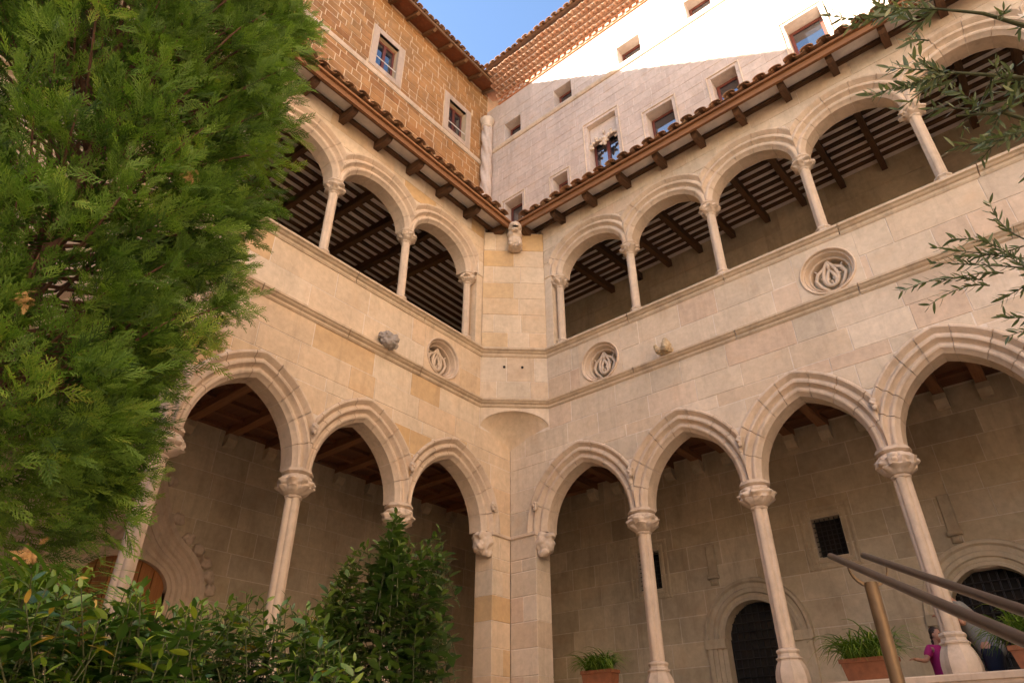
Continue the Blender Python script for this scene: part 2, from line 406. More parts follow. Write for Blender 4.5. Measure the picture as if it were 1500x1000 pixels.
# ------------------------------------------------------------------ arches
T = .40
PROF = [(.355, .02), (.355, -.022), (.338, -.042), (.312, -.042), (.295, -.024), (.275, .005), (.255, .03), (.235, .022), (.222, .0), (.20, -.012), (.175, -.006), (.162, .02),
        (.15, .055), (.13, .075), (.108, .066), (.095, .045), (.072, .04), (.05, .052), (.035, .08), (.018, .105), (0, .125), (0, T)]
class Arch:
    def __init__(s, c, a, sp, rise, kind, lo, hi, w):
        s.c, s.a, s.sp, s.r, s.k, s.lo, s.hi, s.w = c, a, sp, rise, kind, lo, hi, w
        s.R = (rise * rise + a * a) / (2 * a); s.e = s.R - a
    def pt(s, t, d):                                    # t 0..2 from the high-u springing over the apex to the low-u one
        m = 1
        if t > 1: t = 2 - t; m = -1
        if s.k == 'pointed':
            f = t * math.acos(s.e / (s.R + d)); u = -s.e + (s.R + d) * math.cos(f); z = (s.R + d) * math.sin(f)
        else:
            f = t * PI / 2; u = (s.a + d) * math.cos(f); z = (s.r + d) * math.sin(f)
        return s.c + m * u, s.sp + z
    def row(s, t, prof):                                # profile outer -> inner, cut off where the neighbouring arch begins
        out = []; last = None
        for d, q in reversed(prof):
            u, z = s.pt(t, d)
            if last is not None and last[3]: out.append(out[-1]); continue
            if u > s.hi or u < s.lo:
                lim = s.hi if u > s.hi else s.lo
                if last is None: out.append((lim, q, z)); last = (lim, q, z, False); continue
                k = (lim - last[0]) / (u - last[0]) if abs(u - last[0]) > 1e-9 else 0; k = min(max(k, 0), 1)
                p = (lim, last[1] + (q - last[1]) * k, last[2] + (z - last[2]) * k); out.append(p); last = p + (True,); continue
            out.append((u, q, z)); last = (u, q, z, False)
        return out[::-1]
    def h(s, u, d):
        x = abs(u - s.c)
        if s.k == 'pointed':
            y = (s.R + d) ** 2 - (x + s.e) ** 2
        else:
            y = (1 - (x / (s.a + d)) ** 2) * (s.r + d) ** 2
        return s.sp + math.sqrt(y) if y > 0 else s.sp
def hfun(arches, d):
    def h(u):
        best = arches[0].sp
        for A in arches:
            if A.lo - 1e-6 <= u <= A.hi + 1e-6: best = max(best, A.h(u, d))
        return best
    return h
def build_arch(A, parent, side, mat, nv, rnd):
    sc = A.w / .355; prof = [(d * sc, q) for d, q in PROF]
    core = MB(); rows = []
    for i in range(41):
        t = i / 20; rows.append(A.row(t, [(A.w - .006, .03), (.26 * sc, .045), (.13 * sc, .088), (.006, .135), (.006, T - .006)]))
    core.grid(rows, flip=True); c = core.build('arch', M['mortar'], parent, side, smooth=True, angle=35)
    ts = [0] + [2 * (i + rnd.uniform(-.18, .18)) / nv for i in range(1, nv)] + [2]
    for i in range(nv):
        a, b = ts[i] + (.003 if i else 0), ts[i + 1] - (.003 if i < nv - 1 else 0); m_ = MB(); rows = []
        ss = [a + (b - a) * k / 6 for k in range(7)]
        if a < 1 < b: ss = sorted(set([x for x in ss if abs(x - 1) > .02] + [1.0]))
        for t in ss: rows.append(A.row(t, prof))
        m_.grid(rows, flip=True)
        n = len(prof); L_ = len(ss) - 1
        m_.f.append(tuple(range(n))[::-1]); m_.f.append(tuple(L_ * n + k for k in range(n)))
        m_.build('voussoir', mat, c, side, smooth=True, angle=32)

# ------------------------------------------------------------------ columns
def quatre(t, r, z): return r * (.80 + .26 * abs(math.cos(2 * t)) ** .8)
def octo(t, r, z):
    a = (t + PI / 8) % (PI / 4) - PI / 8; return r * math.cos(PI / 8) / math.cos(a)
def leafy(kz, z0, z1, seed, amp=.055):
    def f(t, r, z):
        if z < z0 or z > z1: return octo(t, r, z)
        k = (z - z0) / (z1 - z0); env = math.sin(PI * min(1, max(0, k))) ** .6
        row = int(k * 2.999); ph = (row % 2) * PI / kz
        lobe = abs(math.cos(kz * t / 2 + ph)) ** .7; vein = .25 * math.cos(kz * 3 * t)
        nn = mnoise.noise(Vector((math.cos(t) * 3 + seed, math.sin(t) * 3, k * 5)))
        saw = (k * 3) % 1
        return r * .93 + amp * env * (lobe * (.35 + .9 * saw) + vein * .4 + .9 * nn)
    return f
SHAFT_LO = MB().lathe([(.103, 1.29 + i * (3.20 - 1.29) / 6) for i in range(7)], 32, mod=quatre)
SHAFT_UP = MB().lathe([(.082, 7.36 + i * (8.70 - 7.36) / 4) for i in range(5)], 32, mod=lambda t, r, z: r * (.86 + .17 * abs(math.cos(2 * t)) ** .8))
BASE_LO = MB().lathe([(.205, .84), (.21, .90), (.212, .97), (.20, 1.05), (.175, 1.12), (.15, 1.165), (.152, 1.18), (.165, 1.19), (.165, 1.205), (.14, 1.215), (.132, 1.25), (.14, 1.262), (.148, 1.28), (.14, 1.30), (.11, 1.315)], 32, mod=octo)
BASE_UP = MB().lathe([(.155, 7.10), (.155, 7.18), (.14, 7.22), (.125, 7.25), (.11, 7.31), (.122, 7.325), (.13, 7.34), (.122, 7.36), (.09, 7.38)], 32, mod=octo)
def capital(zn, zb, zt, rn, rb, ra, seed, kz):
    prof = [(rn * .92, zn - .035), (rn * 1.18, zn - .02), (rn * 1.22, zn), (rn * 1.05, zn + .015)]
    for i in range(22):
        k = i / 21; prof.append((rn * 1.05 + (rb * 1.06 - rn * 1.05) * (math.sin(PI * (k * .80 + .04)) ** .7), zn + .02 + (zb - zn - .02) * k))
    prof += [(rb * .88, zb + .004), (ra * .84, zb + .010), (ra, zb + .028), (ra, zb + .050), (ra * .92, zb + .058), (ra * .92, zt)]
    return MB().lathe(prof, 72, mod=leafy(kz, zn + .03, zb, seed))
CAPS_LO = [mesh_of(capital(3.175, 3.47, 3.55, .105, .215, .23, s, k), 'capital', M['carved'], True, 50) for s, k in ((1.3, 8), (4.1, 10), (7.7, 6))]
CAPS_UP = [mesh_of(capital(8.69, 8.895, 8.965, .085, .148, .158, s, k), 'capital', M['carved'], True, 50) for s, k in ((2.3, 8), (5.1, 6))]
ME_SHL = mesh_of(SHAFT_LO, 'column', M['mould'], True, 40); ME_SHU = mesh_of(SHAFT_UP, 'column', M['mould'], True, 40)
ME_BSL = mesh_of(BASE_LO, 'base', M['carved'], True, 30); ME_BSU = mesh_of(BASE_UP, 'base', M['carved'], True, 30)
BOSS = remesh_blobs([(Vector((0, 0, 0)), (.05, .05, .055)), (Vector((0, -.035, -.01)), (.022, .025, .018)), (Vector((-.03, -.03, .025)), (.02, .02, .02)), (Vector((.03, -.03, .025)), (.02, .02, .02)),
                     (Vector((0, -.01, -.06)), (.035, .035, .035)), (Vector((0, 0, .05)), (.055, .045, .03))], .009, M['carved'], 'boss', .012, 30)
CORBEL = remesh_blobs([(Vector((0, 0, .02)), (.17, .17, .17)), (Vector((-.12, -.05, -.03)), (.09, .10, .10)), (Vector((.11, -.06, .0)), (.09, .09, .13)), (Vector((0, -.13, .03)), (.12, .07, .13)),
                       (Vector((.04, -.1, -.12)), (.11, .09, .06)), (Vector((-.13, -.08, .13)), (.06, .07, .06)), (Vector((.13, -.08, .13)), (.06, .07, .06)), (Vector((0, -.12, .15)), (.06, .06, .05)),
                       (Vector((0, 0, .14)), (.2, .18, .06))], .014, M['carved'], 'corbel', .03, 14)
def column_lo(parent, side, u, k):
    x, y, _ = mapv(side, (u, T / 2, 0)); rz = PI / 2 if side == 'L' else 0
    c = inst('column', ME_SHL, parent, (x, y, 0), (0, 0, rz)); inst('capital', CAPS_LO[k % 3], c, (x, y, 0), (0, 0, k * .4)); inst('base', ME_BSL, c, (x, y, 0))
def column_up(parent, side, u, k):
    x, y, _ = mapv(side, (u, T / 2 - .02, 0))
    c = inst('column', ME_SHU, parent, (x, y, 0)); inst('capital', CAPS_UP[k % 2], c, (x, y, 0), (0, 0, k * .5)); inst('base', ME_BSU, c, (x, y, 0))

# ------------------------------------------------------------------ mouldings along the courtyard faces
PLAN_N = {'R': np.array([0, -1.0]), 'C': CH_N, 'L': np.array([1.0, 0])}
def plan_run(seg, u_far, prof, name, mat, parent, pieces=None):
    """profile (z, out) swept along one face, mitred at the corner chamfer"""
    nr, nc, nl = PLAN_N['R'], PLAN_N['C'], PLAN_N['L']
    m1 = (nr + nc) / (1 + nr @ nc); m2 = (nc + nl) / (1 + nc @ nl)
    ends = {'R': ((np.array([u_far, 0.0]), nr), (CH_A, m1)), 'C': ((CH_A, m1), (CH_B, m2)), 'L': ((CH_B, m2), (np.array([0.0, -u_far]), nl))}[seg]
    n = pieces or 1; obs = []
    for i in range(n):
        rows = []
        for k in (i / n, (i + 1) / n):
            k = min(max(k + (.0006 if k == i / n and i else (-.0006 if k != i / n and i < n - 1 else 0)), 0), 1)
            rows.append([])
            for z, o in prof:
                a = ends[0][0] + ends[0][1] * o; b = ends[1][0] + ends[1][1] * o; p = a + (b - a) * k; rows[-1].append((p[0], p[1], z))
        m_ = MB(); m_.grid(rows); c = len(prof); m_.f.append(tuple(range(c))); m_.f.append(tuple(c + j for j in range(c))[::-1])
        obs.append(m_.build(name, mat, parent, fix=True))
    return obs
SILL = [(6.97, -.02), (6.97, .01), (7.0, .03), (7.035, .035), (7.05, .065), (7.075, .085), (7.09, .12), (7.125, .125), (7.155, .09), (7.16, -.3)]
STRING = [(5.845, -.02), (5.845, .01), (5.87, .035), (5.90, .04), (5.92, .075), (5.945, .095), (5.955, .115), (5.985, .12), (6.05, .02), (6.05, -.02)]
LEDGE = [(.73, -.02), (.73, .02), (.76, .045), (.79, .05), (.80, .075), (.855, .08), (.87, .065), (.872, -.42)]

# ------------------------------------------------------------------ roundel with flamboyant tracery
def roundel(parent, side, uc, zc, rad, z0, z1, hw, mat):
    m_ = MB(); n = 48                                    # square slab with a round hole
    def sq(t):
        c, s = math.cos(t), math.sin(t); k = 1 / max(abs(c), abs(s))
        u = uc + hw * min(1, max(-1, c * k)); v = s * k
        z = zc + (v * (z1 - zc) if v > 0 else v * (zc - z0)); return u, z
    ang = [2 * PI * i / n + PI / 4 for i in range(n)]
    m_.grid([[(sq(t)[0], .004, sq(t)[1]) for t in ang], [(sq(t)[0], -.002, sq(t)[1]) for t in ang], [(uc + rad * math.cos(t), -.002, zc + rad * math.sin(t)) for t in ang],
             [(uc + rad * math.cos(t), .1, zc + rad * math.sin(t)) for t in ang]], closed=True)
    o = m_.build('roundel', mat, parent, side, smooth=True, angle=30)
    m_ = MB(); pr = [(1.03, -.002), (1.03, -.022), (1.0, -.03), (.965, -.02), (.95, .02), (.90, .04), (.87, .03), (.85, .06), (.80, .12), (.765, .125), (.745, .105), (.715, .115), (.70, .15), (.70, .26)]
    m_.grid([[(uc + rad * k * math.cos(t), q, zc + rad * k * math.sin(t)) for t in ang] for k, q in pr], closed=True)
    m_.build('ring_moulding', M['mould'], o, side, smooth=True, angle=35)
    r = rad * .70; m_ = MB()
    m_.add([(uc + r * 1.02 * math.cos(t), .262, zc + r * 1.02 * math.sin(t)) for t in ang], [tuple(range(n))]); m_.build('shadowed_recess', M['back'], o, side)
    m_ = MB()
    def rib(pts, w=.031):
        pts = [(uc + a * r, .165, zc + b * r) for a, b in pts]; m_.tube(pts, [w * (.75 + .25 * math.sin(PI * i / (len(pts) - 1))) for i in range(len(pts))], 6)
    def tear(cx, cy, s, rot, k=20):
        out = []
        for i in range(k + 1):
            t = 2 * PI * i / k; x = math.sin(t) * math.sin(t / 2) * .62 * s; y = math.cos(t) * s
            c_, s_ = math.cos(rot), math.sin(rot); out.append((cx + x * c_ - y * s_, cy + x * s_ + y * c_))
        return out
    rib(tear(0, -.12, .52, 0)); rib([(0, .36), (0, .62), (0, .98)])
    rib(tear(0, .18, .80, 0, 26))
    for s_ in (-1, 1):
        rib([(s_ * .02, .95), (s_ * .25, .58), (s_ * .62, .35), (s_ * .80, -.05), (s_ * .62, -.5), (s_ * .25, -.93)])
        rib([(s_ * .60, .36), (s_ * .75, .62)], .02)
        rib([(s_ * .30, -.30), (s_ * .12, -.24), (s_ * .10, -.10)], .018); rib([(s_ * .55, .0), (s_ * .42, .06)], .018)
    rib([(0, -.60), (0, -.40), (.0, -.28)], .018)
    m_.build('tracery', M['carved'], o, side, smooth=True)

# ------------------------------------------------------------------ roof tiles
def barrel(r0, r1, ln, up=True, th=.016, n=8, flat=.46):
    m_ = MB(); rows = []
    for (y, r) in ((0, r0), (ln, r1)):
        ou = [(-r * math.cos(PI * i / n), y, r * math.sin(PI * i / n) * flat) for i in range(n + 1)]
        inn = [(-(r - th) * math.cos(PI * i / n), y, ((r - th) * math.sin(PI * i / n) - .004) * flat) for i in range(n, -1, -1)]
        ring = ou + inn
        if not up: ring = [(x, y_, -z) for x, y_, z in ring]
        rows.append(ring)
    m_.grid(rows, closed=True, flip=up); k = len(rows[0])
    for b, fl in ((0, up), (k, not up)):
        for i in range(n):
            f = (b + i, b + i + 1, b + k - 2 - i, b + k - 1 - i); m_.f.append(f if not fl else f[::-1])
    return m_
ME_COVER = mesh_of(barrel(.118, .098, .46, True), 'roof_tile', M['tile'], True, 40, fix=True)
ME_CHAN = mesh_of(barrel(.105, .120, .46, False), 'roof_tile', M['tile'], True, 40, fix=True)
def tile_eave(parent, side, u0, u1, q, z, slope, pitch, rows, rnd, start=None, me=(ME_COVER, ME_CHAN)):
    rz = PI / 2 if side == 'L' else 0; a = math.atan(slope)
    for r in range(rows):
        qq = q + r * .36 * math.cos(a); zz = z + r * .36 * math.sin(a) + r * .004; u = u0
        while u < u1:
            if start is None or u > start(qq):
                j = rnd.uniform(-.025, .025); p = mapv(side, (u, qq + j, zz + .028 + rnd.uniform(-.007, .007)))
                inst('roof_tile', me[0], parent, p, (a + rnd.uniform(-.03, .03), rnd.uniform(-.05, .05), rz + rnd.uniform(-.04, .04)))
                p = mapv(side, (u + pitch / 2, qq + .03 + j, zz + .062))
                inst('roof_tile', me[1], parent, p, (a, 0, rz))
            u += pitch
def prism_uz(m_, poly, q0, q1):                          # polygon (u,z) ccw from the courtyard
    n = len(poly); o = len(m_.v); m_.v += [(u, q0, z) for u, z in poly] + [(u, q1, z) for u, z in poly]
    m_.f.append(tuple(range(o, o + n))); m_.f.append(tuple(range(o + n, o + 2 * n))[::-1])
    for i in range(n):
        j = (i + 1) % n; m_.f.append((o + j, o + i, o + n + i, o + n + j))

# ------------------------------------------------------------------ the two gallery wings
def gallery(side, name_label, G, Gother, u_end, arches_lo, cols_lo, arches_up, cols_up, pier_w, ch0, mat, seed, roundels, sc_, bracket0, corb0, corb_d, parent_z=-1.6):
    rnd = random.Random(seed); wing = thing('gallery_wing', name_label, 'building', mapv(side, (u_end / 2, 0, parent_z)))
    hl = hfun(arches_lo, arches_lo[0].w); hu = hfun(arches_up, arches_up[0].w)
    hl2 = hfun(arches_lo, arches_lo[0].w - .05); hu2 = hfun(arches_up, arches_up[0].w - .05)
    # lower wall, mortar core then stones
    m_ = MB(); height_wall(m_, 0, u_end, 5.99, lambda u: hl2(u), .0045, T - .008)
    wl = m_.build('wall', M['mortar'], wing, side)
    holes = [(u - .47, u + .47, 6.0, 7.0) for u, _ in roundels]
    lay(courses(0.0, u_end, [3.55, 3.97, 4.38, 4.80, 5.02, 5.42], .5, 1.05, rnd, hl), mat, wl, side, 0, T, limit=150, rnd=rnd)
    lay(courses(ch0, u_end, [5.42, 5.86], .5, 1.2, rnd, hl), mat, wl, side, 0, .1, limit=60, rnd=rnd)
    # parapet
    m_ = MB(); us = [ch0 - .02] + [x for h in holes for x in (h[0] + .012, h[1] - .012)] + [u_end]
    for i in range(0, len(us), 2): m_.box(us[i], us[i + 1], .0045, T - .01, 5.992, 7.02)
    pw = m_.build('parapet', M['mortar'], wing, side)
    lay(courses(ch0, u_end, [6.03, 6.48, 7.0], .45, 1.25, rnd, None, holes), mat, pw, side, 0, .1, limit=120, rnd=rnd)
    for u, z in roundels: roundel(wing, side, u, z, .40, 6.0, 7.0, .47, mat)
    m_ = MB(); height_wall(m_, ch0 + .1, u_end, 10.42, lambda u: hu2(u), .008, T - .008)
    uw = m_.build('upper_wall', M['mortar'], wing, side)
    lay(courses(ch0, u_end, [8.965, 9.36, 9.72, 10.04, 10.41], .5, 1.1, rnd, hu, gap=.003), mat, uw, side, 0, T - .02, limit=120, rnd=rnd, jitter=.002)
    # corner pier and the engaged jamb of the upper arcade
    zs = [-1.6 + .41 * i for i in range(12)] + [3.12, 3.33, 3.55]; zs = [z for z in zs if z < 3.0] + [3.12, 3.55]
    m_ = MB(); m_.box(.0, pier_w - .006, .008, T - .008, -1.598, 3.56); pc = m_.build('pier', M['mortar'], wing, side)
    for k in range(len(zs) - 1):
        cut = rnd.choice([0, rnd.uniform(.35, .65)]) * pier_w
        for a, b in (((0, cut), (cut, pier_w)) if cut else ((0, pier_w),)):
            m_ = MB(); m_.bbox(a + .003, b - (.003 if b < pier_w else 0), rnd.uniform(-.003, .003), T, zs[k] + .005, zs[k + 1] - .005); m_.build('stone_block', mat, pc, side)
    p = mapv(side, (pier_w + .07, T * .45, 3.32)); inst('corbel', CORBEL, wing, p, (0, 0, PI / 2 if side == 'L' else 0), (1.0, 1.0, 1.12))
    m_ = MB(); m_.bbox(.0, pier_w + .02, -.03, .1, 3.50, 3.56, .01); m_.build('impost', M['mould'], wing, side)
    m_ = MB(); m_.bbox(ch0 - .06, ch0 + .17, .02, T, 7.16, 10.42, .004); m_.build('jamb', mat, wing, side)
    # arches and columns
    for A in arches_lo: build_arch(A, wing, side, M['mould'], 9, rnd)
    for A in arches_up: build_arch(A, wing, side, M['mould'], 7, rnd)
    for k, u in enumerate(cols_lo):
        column_lo(wing, side, u, k + seed); p = mapv(side, (u, -.045, 4.14)); inst('boss', BOSS, wing, p, (0, 0, PI / 2 if side == 'L' else 0))
    p = mapv(side, (arches_lo[0].c - .98, -.04, 4.0)); inst('boss', BOSS, wing, p, (0, 0, PI / 2 if side == 'L' else 0))
    for k, u in enumerate(cols_up): column_up(wing, side, u, k + seed)
    # far end piers
    m_ = MB(); m_.box(u_end - .5, u_end + .4, -.004, T + .01, -1.597, 5.84); m_.box(u_end - .35, u_end + .4, -.004, T + .01, 7.16, 10.41); m_.build('end_pier', mat, wing, side)
    m_ = MB(); m_.box(u_end + .02, u_end + .42, T + .012, G + .3, -1.59, 10.9); m_.build('end_wall', mat, wing, side)  # unseen wall added to keep light out of the open gallery end
    plan_run(side, u_end + .4, SILL, 'sill', M['ledge'], wing, 6); plan_run(side, u_end + .4, STRING, 'string_course', M['ledge'], wing, 6)
    # low wall that carries the columns
    m_ = MB(); m_.box(pier_w + .002, u_end - .5, .008, T, -1.596, .735); lw = m_.build('low_wall', M['mortar'], wing, side)
    lay(courses(pier_w + .004, u_end - .5, [-1.58, -1.0, -.42, .16, .73], .6, 1.2, rnd), mat, lw, side, 0, .1, limit=90, rnd=rnd)
    m_ = MB(); rows = [[(u, -o, z) for z, o in LEDGE] for u in (pier_w + .004, u_end - .5)]; m_.grid(rows); m_.build('coping', M['mould'], wing, side, fix=True)
    # lower ceiling: planks, cross battens and beams on stone corbels
    lim = -Gother - .05 if side == 'L' else -.38
    zc = 5.60 if side == 'L' else 5.606
    m_ = MB(); m_.box(lim, u_end, T - .02, G, zc, zc + .08); lc = m_.build('gallery_ceiling', M['lowplank'], wing, side)
    m_ = MB(); m_.box(lim, u_end, T, G, zc + .10, 6.08); m_.build('upper_floor', M['mortar'], wing, side)
    u = corb0
    me_b = MB(); me_b.box(-.085, .085, 0, G - T, -.17, 0); me_b = mesh_of(me_b, 'beam', M['lowbeam'])
    me_c = MB(); me_c.add([(-.10, 0, 0), (.10, 0, 0), (.10, -.20, 0), (-.10, -.20, 0), (-.10, 0, -.23), (.10, 0, -.23), (.10, -.10, -.22), (-.10, -.10, -.22), (-.10, -.19, -.10), (.10, -.19, -.10)],
                          [(0, 1, 2, 3), (0, 4, 5, 1), (4, 7, 6, 5), (7, 8, 9, 6), (8, 3, 2, 9), (1, 5, 6, 9, 2), (0, 3, 8, 7, 4)])
    me_c = mesh_of(me_c, 'corbel', M['back'], fix=True)
    while u < u_end:
        rz = PI / 2 if side == 'L' else 0
        inst('beam', me_b, lc, mapv(side, (u, T, zc - .002)) if side == 'R' else mapv(side, (u, T, zc - .002)), (0, 0, rz))
        inst('corbel', me_c, wing, mapv(side, (u, G, zc - .172)), (0, 0, rz)); u += corb_d
    q = T + .42
    while q < G:
        m_ = MB(); m_.box(lim, u_end, q - .05, q + .05, zc - .07, zc - .001); m_.build('batten', M['lowplank'], lc, side); q += .52
    # lean-to ceiling of the upper gallery and the eave
    zc0 = 10.47; o = .46; val = Gother / G
    start = lambda q_: (-q_ * val if q_ > 0 else -q_) + .03
    m_ = MB(); m_.add([(u_end + .4, -o, zc0 - sc_ * o), (o, -o, zc0 - sc_ * o), (-Gother, G, zc0 + sc_ * G), (u_end + .4, G, zc0 + sc_ * G),
                       (u_end + .4, -o, zc0 - sc_ * o + .03), (o, -o, zc0 - sc_ * o + .03), (-Gother, G, zc0 + sc_ * G + .03), (u_end + .4, G, zc0 + sc_ * G + .03)],
                      [(0, 1, 2, 3), (7, 6, 5, 4), (0, 4, 5, 1), (3, 2, 6, 7), (0, 3, 7, 4), (1, 5, 6, 2)])
    uc = m_.build('ceiling_boards', M['white'], wing, side, fix=True)
    q = T + .12; k = 0
    while q < G - .05:
        s0 = start(q) + .05
        if not (-.02 < q < T + .02):
            z = zc0 + sc_ * q; m_ = MB(); m_.box(s0, u_end + .38, q - .045, q + .045, z - .05, z - .002); m_.build('batten', M['batten'], uc, side)
        q += .262; k += 1
    m_ = MB(); m_.box(.56, u_end + .38, -.455, -.36, zc0 - .105, zc0 - .06); m_.build('eave_lath', M['batten'], uc, side)
    m_ = MB(); m_.box(start(-.0) + .55, u_end + .38, -.085, .012, zc0 - .085, zc0 - .02); m_.build('wall_plate', M['batten'], uc, side)
    me_bm = MB(); L_ = G + o - .03; n = 6
    pf = [(0, -.06), (.03, -.14), (.09, -.175), (.16, -.19), (L_, -.19), (L_, 0), (0, 0)]
    for x in (-.058, .058): me_bm.v += [(x, y, z + sc_ * (y - o)) for y, z in pf]
    k = len(pf); me_bm.f = [tuple(range(k)), tuple(range(k, 2 * k))[::-1]] + [(i, k + i, k + (i + 1) % k, (i + 1) % k) for i in range(k)]
    me_bm = mesh_of(me_bm, 'beam', M['beam'], fix=True); u = bracket0
    while u < u_end + .3:
        inst('beam', me_bm, uc, mapv(side, (u, -o + .015, zc0 - .076)), (0, 0, PI / 2 if side == 'L' else 0)); u += .842
    # valley rafter under the meeting of the two slopes is carried by the wing on the ashlar side
    m_ = MB(); m_.box(.50, u_end + .4, -.545, -.49, 10.215, 10.365); m_.build('fascia_board', M['fascia'], wing, side)
    m_ = MB(); m_.box(.56, u_end + .4, -.60, -.546, 10.335, 10.385); m_.build('eave_batten', M['fascia'], wing, side)
    sl = .30; m_ = MB()
    m_.add([(u_end + .4, -.56, 10.39), (.56, -.56, 10.39), (-Gother, G, 10.39 + sl * (G + .56)), (u_end + .4, G, 10.39 + sl * (G + .56)),
            (u_end + .4, -.56, 10.41), (.56, -.56, 10.41), (-Gother, G, 10.41 + sl * (G + .56)), (u_end + .4, G, 10.41 + sl * (G + .56))],
           [(0, 1, 2, 3), (7, 6, 5, 4), (0, 4, 5, 1), (3, 2, 6, 7), (0, 3, 7, 4), (1, 5, 6, 2)])
    rf = m_.build('roof', M['tile'], wing, side, fix=True)
    tile_eave(rf, side, .66, u_end + .4, -.68, 10.40, sl, .285, 3, rnd, lambda q_: max(start(q_), .62))
    return wing

R_END, L_END = 12.0, 10.0
def mk_lo(c0, cols, pier, uend):
    A = []; a = .785; edges = [pier] + cols + [uend - .33]
    cs = [c0] + [x + .95 for x in cols]
    for i, c in enumerate(cs):
        lo = (c - a - .36) if i == 0 else cols[i - 1] + .0015; hi = cols[i] - .0015 if i < len(cols) else c + a + .36
        a_ = a if i else cols[0] - .17 - c
        if not i: lo = c - a_ - .36
        A.append(Arch(c, a_, 3.552, 1.085, 'pointed', lo, hi, .355))
    return A
def mk_up(u0, us, n):
    A = []; a = us / 2 - .115
    for i in range(n):
        c = u0 + us * (i + .5); A.append(Arch(c, a, 8.967, .62, 'round', u0 + us * i + (.0015 if i else -.12), u0 + us * (i + 1) - .0015, .37))
    return A
colsR = [2.62 + 1.9 * i for i in range(5)]; colsL = [2.51 + 1.9 * i for i in range(4)]
upR = [1.245 + 1.74 * i for i in range(7)]; upL = [1.20 + 1.74 * i for i in range(6)]
GR, GL = 3.4, 4.0
wing_r = gallery('R', 'two-storey stone gallery with columns below the pale ashlar storey', GR, GL, R_END, mk_lo(1.60, colsR, .6, R_END), colsR, mk_up(1.245, 1.74, 6), upR[:6],
                 .58, .97, M['stone_r'], 2, [(2.19, 6.43), (6.36, 6.45), (10.5, 6.44)], .125, 1.56 - .842, -.30, .655)
wing_l = gallery('L', 'two-storey stone gallery, honey tint partly painted sun bounce, with columns below the brown-stone storey', GL, GR, L_END, mk_lo(1.50, colsL, .5, L_END), colsL, mk_up(1.20, 1.74, 5), upL[:5],
                 .48, .90, M['stone_l'], 5, [(1.94, 6.45)], .10625, .70, -3.22, .862)

# ------------------------------------------------------------------ chamfered corner between the galleries
cor = thing('corner_pier', 'chamfered inner courtyard corner on a squinch between both galleries', 'pier', (.3, -.3, 5.3))
hs = lambda u: 5.42 + .36 * math.sqrt(max(0, 1 - ((u - CH_L / 2) / (CH_L / 2)) ** 2))
m_ = MB(); height_wall(m_, .004, CH_L - .004, 10.24, hs, .006, .30, .04); cw = m_.build('wall', M['mortar'], cor, 'C')
rc = random.Random(11)
lay(courses(0, CH_L, [5.42, 5.85], .5, .8, rc, hs), M['stone_r'], cw, 'C', -.002, .2, rnd=rc)
lay(courses(0, CH_L, [6.04, 6.42, 6.98], .4, .9, rc), M['stone_r'], cw, 'C', -.002, .1, rnd=rc)
lay(courses(0, CH_L, [7.15, 7.56, 8.0, 8.42, 8.83, 9.27, 9.72, 10.23], .42, 1.0, rc), M['stone_l'], cw, 'C', -.002, .1, rnd=rc)
plan_run('C', 0, SILL, 'sill', M['ledge'], cor); plan_run('C', 0, STRING, 'string_course', M['ledge'], cor)
m_ = MB(); n = 24; rows = []
for k in range(9):
    f = k / 8; row = []
    for i in range(n + 1):
        u = .004 + (CH_L - .008) * i / n; p = np.array(mapv('C', (u, .02, hs(u) - .002))); e = np.array([.0, .0, 5.24]); g_ = 1 - (1 - f) ** 1.0
        pp = p + (e - p) * g_; pp[2] = p[2] + (e[2] - p[2]) * f ** 1.5; row.append(tuple(pp))
    rows.append(row)
m_.grid(rows); m_.build('squinch', M['stone_l'], cor, 'R', smooth=True, fix=True)
m_ = MB()
for u in (.52, .84): m_.lathe([(.022, 0), (.022, .012)], 10)
dr = None
for u in (.50, .86):
    p = mapv('C', (u, -.006, 6.74)); mm = MB(); mm.tube([(p[0], p[1], p[2]), (p[0] + CH_N[0] * .012, p[1] + CH_N[1] * .012, p[2])], .026, 10); mm.build('dark_hole_disc', M['dark'], cor)  # near-black raised discs paint in the shade of two small holes

